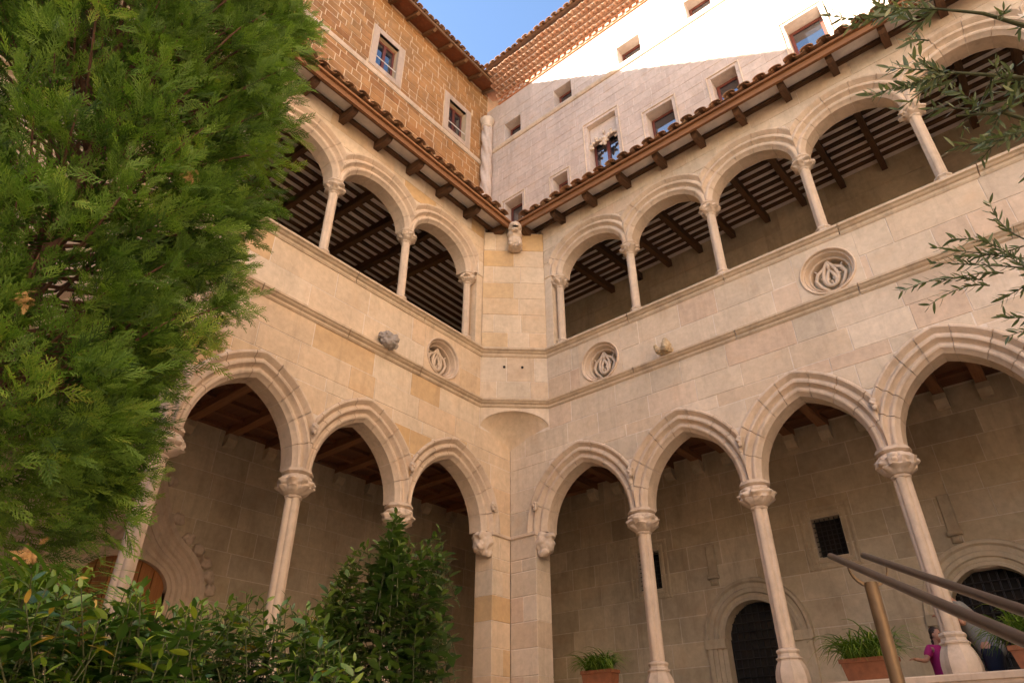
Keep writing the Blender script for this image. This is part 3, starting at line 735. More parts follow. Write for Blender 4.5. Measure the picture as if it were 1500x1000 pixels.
# ------------------------------------------------------------------ upper storeys
def window(parent, side, q, u0, u1, z0, z1, depth, bars=1, sill_bar=False, surround=.0, smat=None, proud=.012):
    if surround:
        s_ = surround; m_ = MB()
        m_.bbox(u0 - s_, u0, q - proud, q + .1, z0 - s_ * .9, z1 + s_, .01); a = m_.build('surround', smat, parent, side)
        for bx in ((u1, u1 + s_, z0 - s_ * .9, z1 + s_), (u0 + .003, u1 - .003, z1, z1 + s_), (u0 + .003, u1 - .003, z0 - s_ * .9, z0)):
            m_ = MB(); m_.bbox(bx[0], bx[1], q - proud + .002, q + .1, bx[2], bx[3], .01); m_.build('surround', smat, parent, side)
    fw = .075; e = q + depth; m_ = MB()
    m_.box(u0, u0 + fw, e - .07, e - .003, z0, z1); m_.box(u1 - fw, u1, e - .07, e - .003, z0, z1)
    m_.box(u0 + fw, u1 - fw, e - .07, e - .003, z1 - fw, z1); m_.box(u0 + fw, u1 - fw, e - .07, e - .003, z0, z0 + fw)
    f = m_.build('window', M['winwood'], parent, side)
    n = bars + 1; wd = (u1 - u0 - 2 * fw) / n
    for i in range(n):
        a = u0 + fw + wd * i
        m_ = MB(); m_.box(a + (.045 if i else .0), a + wd - (.045 if i < n - 1 else 0), e - .04, e - .03, z0 + fw, z1 - fw); m_.build('pane', M['glass'], f, side)
        if i: m_ = MB(); m_.box(a - .05, a + .05, e - .085, e - .025, z0 + fw, z1 - fw); m_.build('mullion', M['winwood'], f, side)
    if sill_bar:
        m_ = MB(); m_.tube([(u0 - .02, q + .05, z0 + .42), (u1 + .02, q + .05, z0 + .42)], .016, 6); m_.build('safety_bar', M['white_bar'], f, side)

stL = thing('palace_storey', 'upper storey of brown coursed stone with pale joints under wooden eaves', 'building', mapv('L', (3, GL, 11)))
U0, U1, Z0, Z1 = -GR - .02, 26.0, 11.0, 22.5  # far end of wall and roof extended out of view to block sun
wl_ = [(-.05 + .75, -.05 + 1.62, 18.95, 20.45), (-2.28, -1.42, 18.9, 20.4), (5.6, 6.45, 18.95, 20.45)]
wl_[0] = (1.02, 1.86, 18.95, 20.5)
m_ = MB(); wall_holes(m_, U0, U1, Z0, Z1, GL + .011, wl_, .30); m_.box(U0, U1, GL + .45, GL + .6, Z0, Z1); m_.box(10.45, U1, .0, GL, -1.58, 10.9); wL = m_.build('wall', M['brown_mortar'], stL, 'L')
rb = random.Random(21); zs = [12.0]
while zs[-1] < 18.25: zs.append(zs[-1] + rb.uniform(.275, .32))
zs[-1] = 18.4; zz = [18.56]
while zz[-1] < 22.1: zz.append(zz[-1] + rb.uniform(.275, .32))
hl_ = [(a - .26, b + .26, c - .24, d + .26) for a, b, c, d in wl_]
lay(courses(U0, 9.0, zs[8:], .32, .66, rb, None, hl_, gap=.016) + courses(U0, 9.0, zz, .32, .66, rb, None, hl_, gap=.016), M['brown'], wL, 'L', GL, GL + .1, limit=300, jitter=.008, rnd=rb)
for w_ in wl_: window(stL, 'L', GL + .0, *w_, .30, 1, True, .24, M['surround'])
m_ = MB(); pr = [(18.40, -.02), (18.40, .03), (18.45, .06), (18.5, .08), (18.53, .08), (18.555, .0), (18.555, -.02)]
m_.grid([[(u, GL - o_, z) for z, o_ in pr] for u in (U0 + .2, U1)]); m_.build('string_course', M['mould'], stL, 'L', fix=True)
# eaves of the brown storey
sl2 = -.42; oe = .72; zf = 22.16
m_ = MB(); m_.add([(U0 - .3, GL, zf - sl2 * oe), (U1, GL, zf - sl2 * oe), (U1, GL - oe, zf), (U0 - .3, GL - oe, zf), (U0 - .3, GL, zf - sl2 * oe + .05), (U1, GL, zf - sl2 * oe + .05), (U1, GL - oe, zf + .05), (U0 - .3, GL - oe, zf + .05)],
                  [(0, 1, 2, 3), (7, 6, 5, 4), (3, 2, 6, 7), (0, 4, 5, 1), (0, 3, 7, 4), (1, 5, 6, 2)])
ef = m_.build('eave_soffit', M['soffit'], stL, 'L', fix=True)
u = -3.1
while u < 12:
    m_ = MB(); pf = [(GL + .05, zf - sl2 * oe + .015 - .14), (GL - oe + .14, zf + .05 - .14), (GL - oe + .03, zf - .045), (GL - oe + .03, zf + .01), (GL + .05, zf - sl2 * oe + .02)]
    for x in (u - .055, u + .055): m_.v += [(x, a, b) for a, b in pf]
    m_.f = [tuple(range(5)), tuple(range(5, 10))[::-1]] + [(i, 5 + i, 5 + (i + 1) % 5, (i + 1) % 5) for i in range(5)]
    m_.build('bracket', M['bracket'], ef, 'L', fix=True); u += .80
m_ = MB(); m_.box(U0 - .3, U1, GL - oe - .03, GL - oe + .03, zf - .02, zf + .085); m_.build('fascia_board', M['bracket'], stL, 'L')
m_ = MB(); m_.add([(U0 - 2.5, GL - oe - .03, zf + .09), (U1, GL - oe - .03, zf + .09), (U1, GL + 6, zf + .09 + 6.7 * .36), (U0 - 2.5, GL + 6, zf + .09 + 6.7 * .36)], [(0, 1, 2, 3)])
rfL = m_.build('roof', M['tile'], stL, 'L', fix=True)
tile_eave(rfL, 'L', U0 - .1, 8.0, GL - oe - .13, zf + .10, .36, .265, 2, rb)

stR = thing('palace_storey', 'tall pale ashlar upper storey, sunlit at the top, with corbelled tile cornice', 'building', (3, GR, 11))
U0, U1, Z0, Z1 = -GL, 12.5, 11.4, 21.5
WA = [(-3.12, -2.36), (-.86, -.12), (1.75, 2.58), (4.2, 4.98), (6.9, 7.7), (9.6, 10.4)]
wr = [(a, b, 19.30, 20.15) for a, b in WA] + [(-3.1, -2.33, 14.95, 16.18), (-1.08, -.5, 14.95, 16.0), (.34, 1.40, 14.9, 17.36), (2.38, 3.24, 14.95, 16.38), (4.43, 5.14, 14.95, 16.2), (6.58, 7.46, 14.95, 16.56), (9.2, 10.1, 14.95, 16.4)]
m_ = MB(); wall_holes(m_, U0, U1, Z0, Z1, GR + .008, wr, .42); m_.box(U0, U1, GR + .6, GR + .75, Z0, Z1); wR = m_.build('wall', M['ash_mortar'], stR)
zs = [12.2]
while zs[-1] < 18.8: zs.append(zs[-1] + rb.uniform(.30, .38))
zs[-1] = 19.0; zz = [19.17]
while zz[-1] < 20.3: zz.append(zz[-1] + rb.uniform(.32, .4))
zz[-1] = 20.62
lay(courses(U0, U1, zs[4:], .45, 1.0, rb, None, wr, gap=.007) + courses(U0, U1, zz, .45, 1.0, rb, None, wr, gap=.007), M['ashlar'], wR, 'R', GR, GR + .09, limit=300, jitter=.004, rnd=rb)
m_ = MB(); m_.bbox(U0 + .0, U1, GR - .002, GR + .05, 20.632, 21.45, .004); m_.build('plaster_band', M['ashlar'], stR)
m_ = MB(); pr = [(19.0, -.02), (19.0, .03), (19.04, .06), (19.09, .085), (19.13, .085), (19.165, .0), (19.165, -.02)]
m_.grid([[(u, GR - o_, z) for z, o_ in pr] for u in (U0 + .25, U1)]); m_.build('string_course', M['mould'], stR, fix=True)
for i, w_ in enumerate(wr):
    window(stR, 'R', GR, w_[0] + .02, w_[1] - .02, w_[2] + .01, w_[3] - .02, .41, 1 if i == 8 else 0)
    if i != 8 and i >= 6:
        m_ = MB()
        for bx in ((w_[0] - .13, w_[0] - .09, w_[2], w_[3] + .13), (w_[1] + .09, w_[1] + .13, w_[2], w_[3] + .13), (w_[0] - .088, w_[1] + .088, w_[3] + .09, w_[3] + .13)): m_.bbox(bx[0], bx[1], GR - .03, GR + .05, bx[2], bx[3], .008)
        m_.build('hood_mould', M['mould'], stR)
# carved cusped head of the double window
blobs = []
for c_ in (.60, 1.14):
    for k in range(7):
        t_ = PI * k / 6; blobs.append((Vector((c_ + .25 * math.cos(t_), 0, 16.42 + .22 * math.sin(t_))), (.062, .05, .062)))
    blobs += [(Vector((c_ - .15, -.01, 16.40)), (.05, .04, .05)), (Vector((c_ + .15, -.01, 16.40)), (.05, .04, .05)), (Vector((c_, -.03, 16.72)), (.06, .05, .07))]
blobs += [(Vector((.87, 0, 16.36)), (.06, .05, .09)), (Vector((.87, -.03, 16.56)), (.07, .05, .07)), (Vector((.87, 0, 16.9)), (.04, .04, .12))]
inst('carved_tracery', remesh_blobs(blobs, .016, M['carved'], 'carved_tracery', .03, 18), stR, (0, GR + .12, 0))
m_ = MB(); m_.box(.36, 1.38, GR + .17, GR + .30, 16.66, 17.34); m_.build('tympanum', M['ashlar'], stR)
m_ = MB()
for bx in ((.20, .235, 14.9, 17.5), (1.505, 1.54, 14.9, 17.5), (.237, 1.503, 17.465, 17.5)): m_.bbox(bx[0], bx[1], GR - .03, GR + .05, bx[2], bx[3], .008)
m_.build('hood_mould', M['mould'], stR)
# cornice of brick bands and rows of tiles stepping outwards
m_ = MB(); m_.box(U0 + .6, U1, GR - .05, GR + .04, 21.452, 21.50); m_.build('brick_band', M['band'], stR)
m_ = MB(); m_.box(U0 + .6, U1, GR - .02, GR + .04, 21.501, 21.66); cb = m_.build('brick_band', M['ash_mortar'], stR)
me_d = mesh_of(MB().box(-.075, .075, -.075, 0, 0, .145), 'dentil', M['tile2']); u = U0 + .7
while u < 8.0: inst('dentil', me_d, cb, (u, GR - .02, 21.508)); u += .27
m_ = MB(); m_.box(U0 + .6, U1, GR - .12, GR + .04, 21.661, 21.70); m_.build('brick_band', M['band'], stR)
me_t = mesh_of(barrel(.085, .078, .34, True, flat=.85), 'roof_tile', M['tile2'], True, 40, fix=True)
cn = None
for r in range(5):
    q = GR - .24 - r * .16; z = 21.71 + r * .135
    m_ = MB(); m_.box(U0 + .62 + r * .1, U1, q + .035, GR + .03, z + .088, z + .131); sh = m_.build('mortar_bed', M['ash_mortar'], stR)
    m_ = MB(); m_.box(U0 + .62 + r * .1, U1, q + .13, GR + .03, z - .001, z + .087); m_.build('mortar_bed', M['tile2'], stR)
    u = U0 + .72 + (r % 2) * .095
    while u < 6.2: inst('roof_tile', me_t, sh, (u + rb.uniform(-.008, .008), q + rb.uniform(-.02, .02), z + .002), (rb.uniform(-.03, .03), rb.uniform(-.05, .05), 0)); u += .19
m_ = MB(); m_.add([(U0 - .5, GR - 1.0, 22.42), (U1, GR - 1.0, 22.42), (U1, GR + 6, 22.42 + 7 * .34), (U0 - .5, GR + 6, 22.42 + 7 * .34)], [(0, 1, 2, 3)])
rfR = m_.build('roof', M['tile'], stR, fix=True)
tile_eave(rfR, 'R', U0 + .9, 7.0, GR - 1.1, 22.42, .34, .265, 2, rb)

# twisted column in the corner of the upper storeys
tw = thing('twisted_column', 'slender twisted stone column in the corner of the upper storeys', 'column', (-GL + .2, GR - .2, 11.5))
def twist(t, r, z): return r * (.62 + .42 * abs(math.cos(2 * t + z * 3.4)) ** .7)
m_ = MB(); m_.lathe([(.205, 11.5 + i * .1) for i in range(88)], 30, cx=-GL + .2, cy=GR - .2, mod=twist); m_.build('shaft', M['ashlar'], tw, smooth=True)
m_ = MB(); m_.lathe([(.20, 20.2), (.235, 20.24), (.235, 20.29), (.20, 20.32), (.22, 20.42), (.27, 20.55), (.29, 20.6), (.29, 20.68), (.15, 20.70)], 24, cx=-GL + .2, cy=GR - .2, mod=octo); m_.build('capital', M['carved'], tw, smooth=True, angle=35)

# ------------------------------------------------------------------ back walls of the galleries
def ring_arch(m_, side_c, zc, r_in, prof, q, n=28, z_low=None):
    rows = []
    for i in range(n + 1):
        t = PI * i / n; rows.append([(side_c + (r_in + d) * math.cos(t), q + e, zc + (r_in + d) * math.sin(t)) for d, e in prof])
    if z_low is not None:
        rows = [[(u, y, z_low) for (u, y, z) in rows[0]]] + rows + [[(u, y, z_low) for (u, y, z) in rows[-1]]]
    m_.grid(rows)
def back_wall(wing, side, G, lim, u_end, holes, seed):
    rnd = random.Random(seed)
    m_ = MB(); wall_holes(m_, lim, u_end + .3, .25, 6.1, G + .004, holes, .35); b = m_.build('back_wall', M['back_mortar'], wing, side)
    lay(courses(lim, u_end, [.26, .72, 1.16, 1.6, 2.02, 2.48, 2.92, 3.33, 3.78, 4.2, 4.66, 5.1, 5.58], .45, 1.15, rnd, None, holes, gap=.006), M['back'], b, side, G, G + .1, limit=200, rnd=rnd)
    m_ = MB(); m_.box(lim, u_end + .3, G + .01, G + .2, 6.08, 11.3); b = m_.build('upper_back_wall', M['back_mortar'], wing, side)
    lay(courses(lim, u_end, [6.1, 6.7, 7.3, 7.9, 8.5, 9.1, 9.7, 10.3, 10.95], .9, 2.0, rnd, gap=.002), M['back'], b, side, G, G + .1, limit=60, rnd=rnd, jitter=.002)
hb = [(2.27, 3.55, .26, 2.66), (6.0, 7.3, .26, 2.6), (.62, 1.14, 3.08, 3.84), (4.27, 4.78, 3.14, 3.83)]
back_wall(wing_r, 'R', GR, -GL, R_END, hb, 31)
def grille(parent, u0, u1, z0, z1, q, du, dz, r=.011):
    m_ = MB(); u = u0 + du / 2
    while u < u1: m_.tube([(u, q, z0), (u, q, z1)], r, 5); u += du
    z = z0 + dz / 2
    while z < z1: m_.tube([(u0, q - .012, z), (u1, q - .012, z)], r, 5); z += dz
    return m_
for (u0, u1) in ((2.27, 3.55), (6.0, 7.3)):
    c_, r_ = (u0 + u1) / 2, (u1 - u0) / 2; zc = 2.02
    m_ = MB(); m_.box(u0, u1, GR + .27, GR + .32, .26, 2.66); d_ = m_.build('door', M['dark'], wing_r)  # near-black sheet paints the unlit room behind the lattice
    m_ = grille(d_, u0, u1, .26, 2.64, GR + .24, .115, .15, .013); m_.build('iron_lattice', M['iron'], d_)
    m_ = MB()                                          # stone infill around the round head
    n = 24; arc = [(c_ + r_ * .93 * math.cos(PI * i / n), zc + r_ * .93 * math.sin(PI * i / n)) for i in range(n + 1)]
    m_.grid([[(u, GR - .012, z) for u, z in arc], [(min(max(c_ + (u - c_) * 2.2, u0 - .02), u1 + .02), GR - .012, 2.68 if 0 < i < n else zc) for i, (u, z) in enumerate(arc)]])
    m_.grid([[(u, GR - .012, z) for u, z in arc], [(u, GR + .25, z) for u, z in arc]]); m_.build('spandrel', M['back'], d_, fix=True)
    ring = MB(); ring_arch(ring, c_, zc, r_ * .93, [(0, .02), (0, -.03), (.05, -.03), (.07, .0), (.12, -.01), (.14, -.05), (.20, -.05), (.23, -.02), (.30, -.03), (.33, -.075), (.38, -.075), (.40, -.01), (.40, .05)], GR, z_low=None)
    ring.build('archivolt', M['back'], d_, smooth=True, angle=30, fix=True)
    for s_ in (-1, 1):
        jb = MB()
        e0 = c_ + s_ * r_ * .93
        for k in range(4):
            a = e0 + s_ * k * .09; jb.box(min(a, a + s_ * .085), max(a, a + s_ * .085), GR - .03 - .012 * k, GR + .2, .26, zc - .16)
        jb.box(min(e0, e0 + s_ * .40), max(e0, e0 + s_ * .40), GR - .085, GR + .2, zc - .16, zc - .002)
        jb.build('jamb', M['back'], d_)
for (u0, u1, z0, z1) in hb[2:]:
    m_ = MB(); m_.box(u0, u1, GR + .28, GR + .33, z0, z1); w_ = m_.build('window', M['dark'], wing_r)  # dark sheet painted in for the gloom behind the grille
    grille(w_, u0, u1, z0, z1, GR + .10, .085, .085, .009).build('iron_grille', M['iron'], w_)
    m_ = MB()
    for e, pq in ((.20, -.025), (.10, -.012)):
        for bx in ((u0 - e, u0 - e + .06, z0 - e, z1 + e), (u1 + e - .06, u1 + e, z0 - e, z1 + e), (u0 - e + .061, u1 + e - .061, z1 + e - .06, z1 + e), (u0 - e + .061, u1 + e - .061, z0 - e, z0 - e + .06)): m_.bbox(bx[0], bx[1], GR + pq, GR + .06, bx[2], bx[3], .012)
    m_.build('surround', M['back'], w_)
for uu, z0, z1 in ((2.27, 3.15, 3.72), (6.42, 3.2, 3.8)):   # shallow pilaster strips ending in small corbels
    m_ = MB(); m_.bbox(uu - .09, uu + .09, GR - .04, GR + .06, z0, z1, .015); m_.bbox(uu - .11, uu + .11, GR - .10, GR + .06, z0 - .07, z0, .02); m_.bbox(uu - .07, uu + .07, GR - .07, GR + .06, z0 - .18, z0 - .072, .03); m_.build('pilaster_strip', M['back'], wing_r)

hbL = [(4.12, 5.5, .26, 2.98)]
back_wall(wing_l, 'L', GL, -GR - .02, L_END, hbL, 33)
u0, u1 = 4.12, 5.5; c_ = (u0 + u1) / 2; r_ = (u1 - u0) / 2; zc = 2.5
m_ = MB(); m_.box(u0 - .05, u1 + .05, GL + .12, GL + .17, .26, 3.02); dL = m_.build('door', M['doorwood'], wing_l, 'L')
for k in range(6):
    a = u0 + (u1 - u0) * k / 6; m_ = MB(); m_.bbox(a + .006, a + (u1 - u0) / 6 - .006, GL + .09, GL + .121, .26, 3.0, .006); m_.build('plank', M['doorwood'], dL, 'L')
def seg(t): return c_ + r_ * math.cos(t), zc + .45 * math.sin(t)
def ogee(d, t):                                         # flattened arch that swings up into an ogee point
    x = math.cos(t); s_ = math.sin(t); u = c_ + (r_ + d) * x; z = zc + (.45 + d * .9) * s_
    k = max(0, 1 - abs(x) / .62); z += (k ** 2.2) * d * 2.3; return u, z
m_ = MB(); n = 40; rows = []
pr = [(0, .10), (0, -.02), (.06, -.03), (.10, .0), (.15, -.01), (.18, -.05), (.24, -.05), (.27, -.015), (.33, -.02), (.36, -.06), (.42, -.065), (.45, -.02), (.50, -.03), (.54, -.08), (.62, -.085), (.64, .01)]
for i in range(n + 1):
    t = PI * i / n; rows.append([(ogee(d, t)[0], GL + e, ogee(d, t)[1]) for d, e in pr])
rows = [[(u, y, .26) for u, y, z in rows[0]]] + rows + [[(u, y, .26) for u, y, z in rows[-1]]]
m_.grid(rows); m_.build('ogee_archivolt', M['mould'], dL, 'L', smooth=True, angle=30, fix=True)
bl = []
for i in range(15):
    t = PI * (.04 + .92 * i / 14); u, z = ogee(.74, t); bl.append((Vector((u, 0, z)), (.115, .07, .10))); bl.append((Vector((u + .04, -.03, z + .05)), (.05, .05, .05)))
for i in range(9): bl.append((Vector((c_ + .06 * math.sin(i * 2.1), -.01, 4.15 + i * .11)), (.10 - .004 * i, .06, .085)))
me_o = remesh_blobs(bl, .022, M['carved'], 'carved_foliage', .05, 12)
o_ = inst('carved_foliage', me_o, dL, (-GL + .02, 0, 0), (0, 0, PI / 2)); o_.scale = (-1, 1, 1)
m_ = MB(); prism_uz(m_, [(u0 - .15, 2.9), (u0 - .15, 2.4)] + [(ogee(.02, PI - PI * i / 16)) for i in range(17)] + [(u1 + .15, 2.4), (u1 + .15, 2.9)], GL - .005, GL + .11)

# pale green notice on the back wall behind the shrub
sg = thing('notice_board', 'pale green notice board on the gallery back wall behind the shrub', 'sign', (-GL + .06, -1.0, 1.9))
m_ = MB(); m_.bbox(.42, 1.55, GL - .05, GL - .004, 1.98, 2.42, .006); m_.bbox(.9, 1.5, GL - .052, GL - .004, 1.55, 1.96, .006); m_.build('panel', M['sign'], sg, 'L')
m_ = MB(); pts = [(1.16, 2.31), (1.06, 2.32), (1.03, 2.22), (1.05, 2.16)]
m_.tube([(u, GL - .056, z) for u, z in pts], .010, 5); m_.tube([(1.10, GL - .056, 2.29), (1.10, GL - .056, 2.19)], .010, 5); m_.tube([(1.15, GL - .056, 2.28), (1.16, GL - .056, 2.22), (1.13, GL - .056, 2.21)], .010, 5)
m_.tube([(1.12, GL - .056, 2.145), (1.09, GL - .056, 2.13), (1.06, GL - .056, 2.14)], .008, 5); m_.build('emblem', M['ink'], sg, 'L')

# ------------------------------------------------------------------ carved figures
nrm = Vector((CH_N[0], CH_N[1], 0)); 
def V(x, y, z): return Vector((x, y, z))
GAR = [(V(0, -.16, .34), (.155, .15, .15)), (V(0, -.29, .30), (.09, .07, .05)), (V(0, -.26, .20), (.075, .07, .032)), (V(-.06, -.27, .36), (.045, .04, .05)), (V(.06, -.27, .36), (.045, .04, .05)),
       (V(-.12, -.10, .42), (.045, .05, .06)), (V(.12, -.10, .42), (.045, .05, .06)), (V(0, -.06, .22), (.165, .16, .16)), (V(0, -.05, .02), (.155, .15, .17)), (V(0, .05, .05), (.15, .18, .22)),
       (V(-.10, -.15, -.06), (.045, .05, .14)), (V(.10, -.15, -.06), (.045, .05, .14)), (V(-.10, -.20, -.18), (.055, .075, .04)), (V(.10, -.20, -.18), (.055, .075, .04)), (V(0, -.06, -.17), (.16, .14, .05)), (V(0, .12, .12), (.13, .2, .16))]
gar = inst('gargoyle', remesh_blobs(GAR, .014, M['carved'], 'gargoyle', .02, 16), None, (.535, -.475, 9.86), (0, 0, math.atan2(CH_N[1], CH_N[0]) + PI / 2))
tag(gar, 'carved stone lion gargoyle sitting at the eave of the inner corner', 'gargoyle')
mth = MB(); mth.tube([(-.06, -.315, .262), (0, -.34, .245), (.06, -.315, .262)], [.012, .03, .012], 8)
p_ = inst('mouth_shade', mesh_of(mth, 'mouth_shade', M['dark'], True), gar, (.535, -.475, 9.86)); p_.location = (0, 0, 0)  # near-black tube paints the shade inside the lion's mouth
HEAD = [(V(0, -.10, 0), (.15, .14, .15)), (V(-.08, -.17, .07), (.07, .06, .06)), (V(.08, -.17, .07), (.07, .06, .06)), (V(0, -.23, .0), (.04, .05, .06)), (V(-.09, -.15, -.07), (.06, .06, .06)), (V(.09, -.15, -.07), (.06, .06, .06)), (V(0, -.2, -.09), (.06, .05, .035)),
        (V(-.13, -.05, .08), (.06, .07, .07)), (V(.13, -.05, .08), (.06, .07, .07)), (V(0, -.06, .13), (.13, .1, .05))]
M['head_grey'] = stone('weathered_grey_carving', [(.33, .29, .25)], stain=.7, pit=True, bump=.8)
p = mapv('L', (3.33, -.04, 6.10)); h1 = inst('carved_head', remesh_blobs(HEAD, .014, M['head_grey'], 'carved_head', .035, 20), None, p, (0, 0, PI / 2))
tag(h1, 'weathered grey carved head on the string course of the honey-coloured gallery', 'carving')
HEAD2 = [(V(.06, -.1, .02), (.07, .12, .12)), (V(-.09, -.1, -.02), (.06, .09, .07)), (V(-.13, -.12, .06), (.03, .05, .05)), (V(-.02, -.12, -.02), (.07, .06, .05)), (V(.07, -.2, -.06), (.05, .05, .05)), (V(0, -.03, -.04), (.14, .08, .06)), (V(.08, -.16, .1), (.04, .05, .05))]
M['head_pale'] = stone('pale_yellow_carving', [(.56, .43, .26)], stain=.6, pit=False)
p = mapv('R', (3.57, -.06, 6.10)); h2 = inst('carved_head', remesh_blobs(HEAD2, .012, M['head_pale'], 'carved_head', .02, 24), None, p)
tag(h2, 'small broken yellowish carving on the string course below the pale ashlar storey', 'carving')

# ------------------------------------------------------------------ plants: numpy builders
def np_mesh(name, verts, quads, tint, mat, smooth=False):
    me = bpy.data.meshes.new(name); nv, nq, k = len(verts), len(quads), quads.shape[1]
    me.vertices.add(nv); me.vertices.foreach_set('co', np.asarray(verts, np.float32).ravel())
    me.loops.add(nq * k); me.loops.foreach_set('vertex_index', quads.astype(np.int32).ravel())
    me.polygons.add(nq); me.polygons.foreach_set('loop_start', np.arange(0, nq * k, k, dtype=np.int32)); me.polygons.foreach_set('loop_total', np.full(nq, k, np.int32))
    if smooth: me.polygons.foreach_set('use_smooth', np.ones(nq, bool))
    me.update(calc_edges=True); a = me.attributes.new('tint', 'FLOAT', 'POINT'); a.data.foreach_set('value', np.asarray(tint, np.float32)); me.materials.append(mat)
    return me
def frames(dirs, ups, rng):
    d = dirs / np.linalg.norm(dirs, axis=1, keepdims=True); s = np.cross(d, ups); l = np.linalg.norm(s, axis=1, keepdims=True); s = np.where(l < 1e-5, np.array([[1., 0, 0]]), s / np.maximum(l, 1e-5)); n = np.cross(s, d)
    return d, s, n
def scatter(tv, tq, pos, dirs, ups, scl, tint, ttint=None, rng=None):
    """template (x side, y along, z normal) copied to every position"""
    d, s, n = frames(dirs, ups, rng); N, K = len(pos), len(tv)
    v = pos[:, None, :] + scl[:, None, None] * (tv[None, :, 0:1] * s[:, None, :] + tv[None, :, 1:2] * d[:, None, :] + tv[None, :, 2:3] * n[:, None, :])
    q = (tq[None] + (np.arange(N) * K)[:, None, None]).reshape(-1, tq.shape[1]); t = np.repeat(tint, K)
    if ttint is not None: t = t + np.tile(ttint, N)
    return v.reshape(-1, 3), q, np.clip(t, 0, 1)
def join(parts):
    V_, Q_, T_ = [], [], []; o = 0
    for v, q, t in parts: V_.append(v); Q_.append(q + o); T_.append(t); o += len(v)
    return np.concatenate(V_), np.concatenate(Q_), np.concatenate(T_)

def spray_template(rng, L=1.0):
    """feathery flat cypress spray, unit length along y"""
    v, q, tt = [], [], []
    def strip(p0, p1, w0, w1, z0, z1, ti):
        d = np.array(p1) - np.array(p0); n = np.array([-d[1], d[0]]); n = n / (np.linalg.norm(n) + 1e-9); o = len(v)
        v.extend([(p0[0] - n[0] * w0, p0[1] - n[1] * w0, z0), (p0[0] + n[0] * w0, p0[1] + n[1] * w0, z0 + .006), (p1[0] + n[0] * w1, p1[1] + n[1] * w1, z1 + .004), (p1[0] - n[0] * w1, p1[1] - n[1] * w1, z1)])
        q.append((o, o + 1, o + 2, o + 3)); tt.extend([ti - .12, ti - .12, ti + .08, ti + .08])
    bend = rng.uniform(-.15, .15); droop = rng.uniform(-.28, -.05)
    axis = lambda t: (bend * t * t, t, droop * t * t)
    for i in range(4):
        a, b = axis(i / 4), axis((i + 1) / 4); strip(a[:2], b[:2], .022 - .003 * i, .019 - .003 * i, a[2], b[2], -.05)
    for i in range(12):
        t = .08 + .88 * i / 12; a = axis(t); s = 1 if i % 2 else -1; ln = (.40 * (1 - t) ** .7 + .12) * rng.uniform(.75, 1.15); an = math.radians(rng.uniform(28, 44)) * s + bend
        dz = rng.uniform(-.06, .06); e = (a[0] + math.sin(an) * ln, a[1] + math.cos(an) * ln, a[2] + dz - .1 * ln)
        m = tuple((x + y) / 2 for x, y in zip(a, e)); m = (m[0] + s * .015, m[1] - .01, m[2] + .01)
        strip(a[:2], m[:2], .016, .018, a[2], m[2], .0); strip(m[:2], e[:2], .018, .007, m[2], e[2], .1)
        for k in range(3):
            f = .25 + .24 * k; b = tuple(x + (y - x) * f for x, y in zip(a, e)); s2 = 1 if k % 2 else -1; l2 = ln * .42 * (1 - f * .55) * rng.uniform(.7, 1.2); a2 = an + s2 * math.radians(rng.uniform(25, 42))
            c = (b[0] + math.sin(a2) * l2, b[1] + math.cos(a2) * l2, b[2] + rng.uniform(-.03, .03)); strip(b[:2], c[:2], .015, .006, b[2], c[2], .12)
    return np.array(v), np.array(q), np.array(tt)

# cypress
rng = np.random.default_rng(5)
AX = at(50, 400, 5.0)[:2]; AXX, AXY = float(AX[0]), float(AX[1])
cy = thing('cypress_tree', 'dense green cypress tree rising beside the honey-coloured gallery', 'tree', (AXX, AXY, -1.6))
def cyp_r(z):
    zz_ = np.array([-.1, .95, 1.3, 1.9, 2.6, 3.4, 4.4, 5.4, 6.6, 8.0, 9.5, 11.0]); rr = np.array([.3, .92, 1.18, 1.33, 1.41, 1.51, 1.58, 1.59, 1.49, 1.2, .7, .1]); return np.interp(z, zz_, rr)
tpl = [spray_template(rng) for _ in range(7)]
NC = 1800; parts = []; bpts = []
for c in range(NC):
    z = rng.uniform(1.45, 7.7) if c > 240 else (rng.uniform(7.4, 10.9) if c > 150 else rng.uniform(1.0, 1.8)); th = rng.uniform(0, 2 * PI)
    R_ = float(cyp_r(z)) * (.97 + .20 * mnoise.noise(Vector((math.cos(th) * 1.8, math.sin(th) * 1.8, z * 1.5)))); out = np.array([math.cos(th), math.sin(th), 0]); cr = rng.uniform(.13, .25)
    depth = rng.uniform(.60, 1.0); cc = np.array([AXX, AXY, z]) + out * max(.05, (R_ - .17) * depth - cr * .3); bpts.append((cc, out, z))
    far = np.dot(out[:2], CAM[:2] - AX) < -.35 * np.linalg.norm(CAM[:2] - AX)
    n = 4 if far or z > 7.7 else 15
    main = out * .75 + np.array([0, 0, .45 if z > 1.6 else -.05]); main /= np.linalg.norm(main)
    dirs = main[None] + rng.normal(0, .52, (n, 3)); dirs /= np.linalg.norm(dirs, axis=1, keepdims=True)
    pos = cc[None] + dirs * (cr * rng.uniform(-.1, .75, (n, 1))) + rng.normal(0, .05, (n, 3))
    ups = rng.normal(0, 1, (n, 3)) + out[None] * .8 + np.array([[0, 0, .8]])
    t_ = tpl[c % 7]; tint = np.clip(.45 + rng.normal(0, .17) + rng.normal(0, .12, n), .02, .9)
    parts.append(scatter(t_[0], t_[1], pos, dirs, ups, rng.uniform(.11, .20, n), tint, t_[2]))
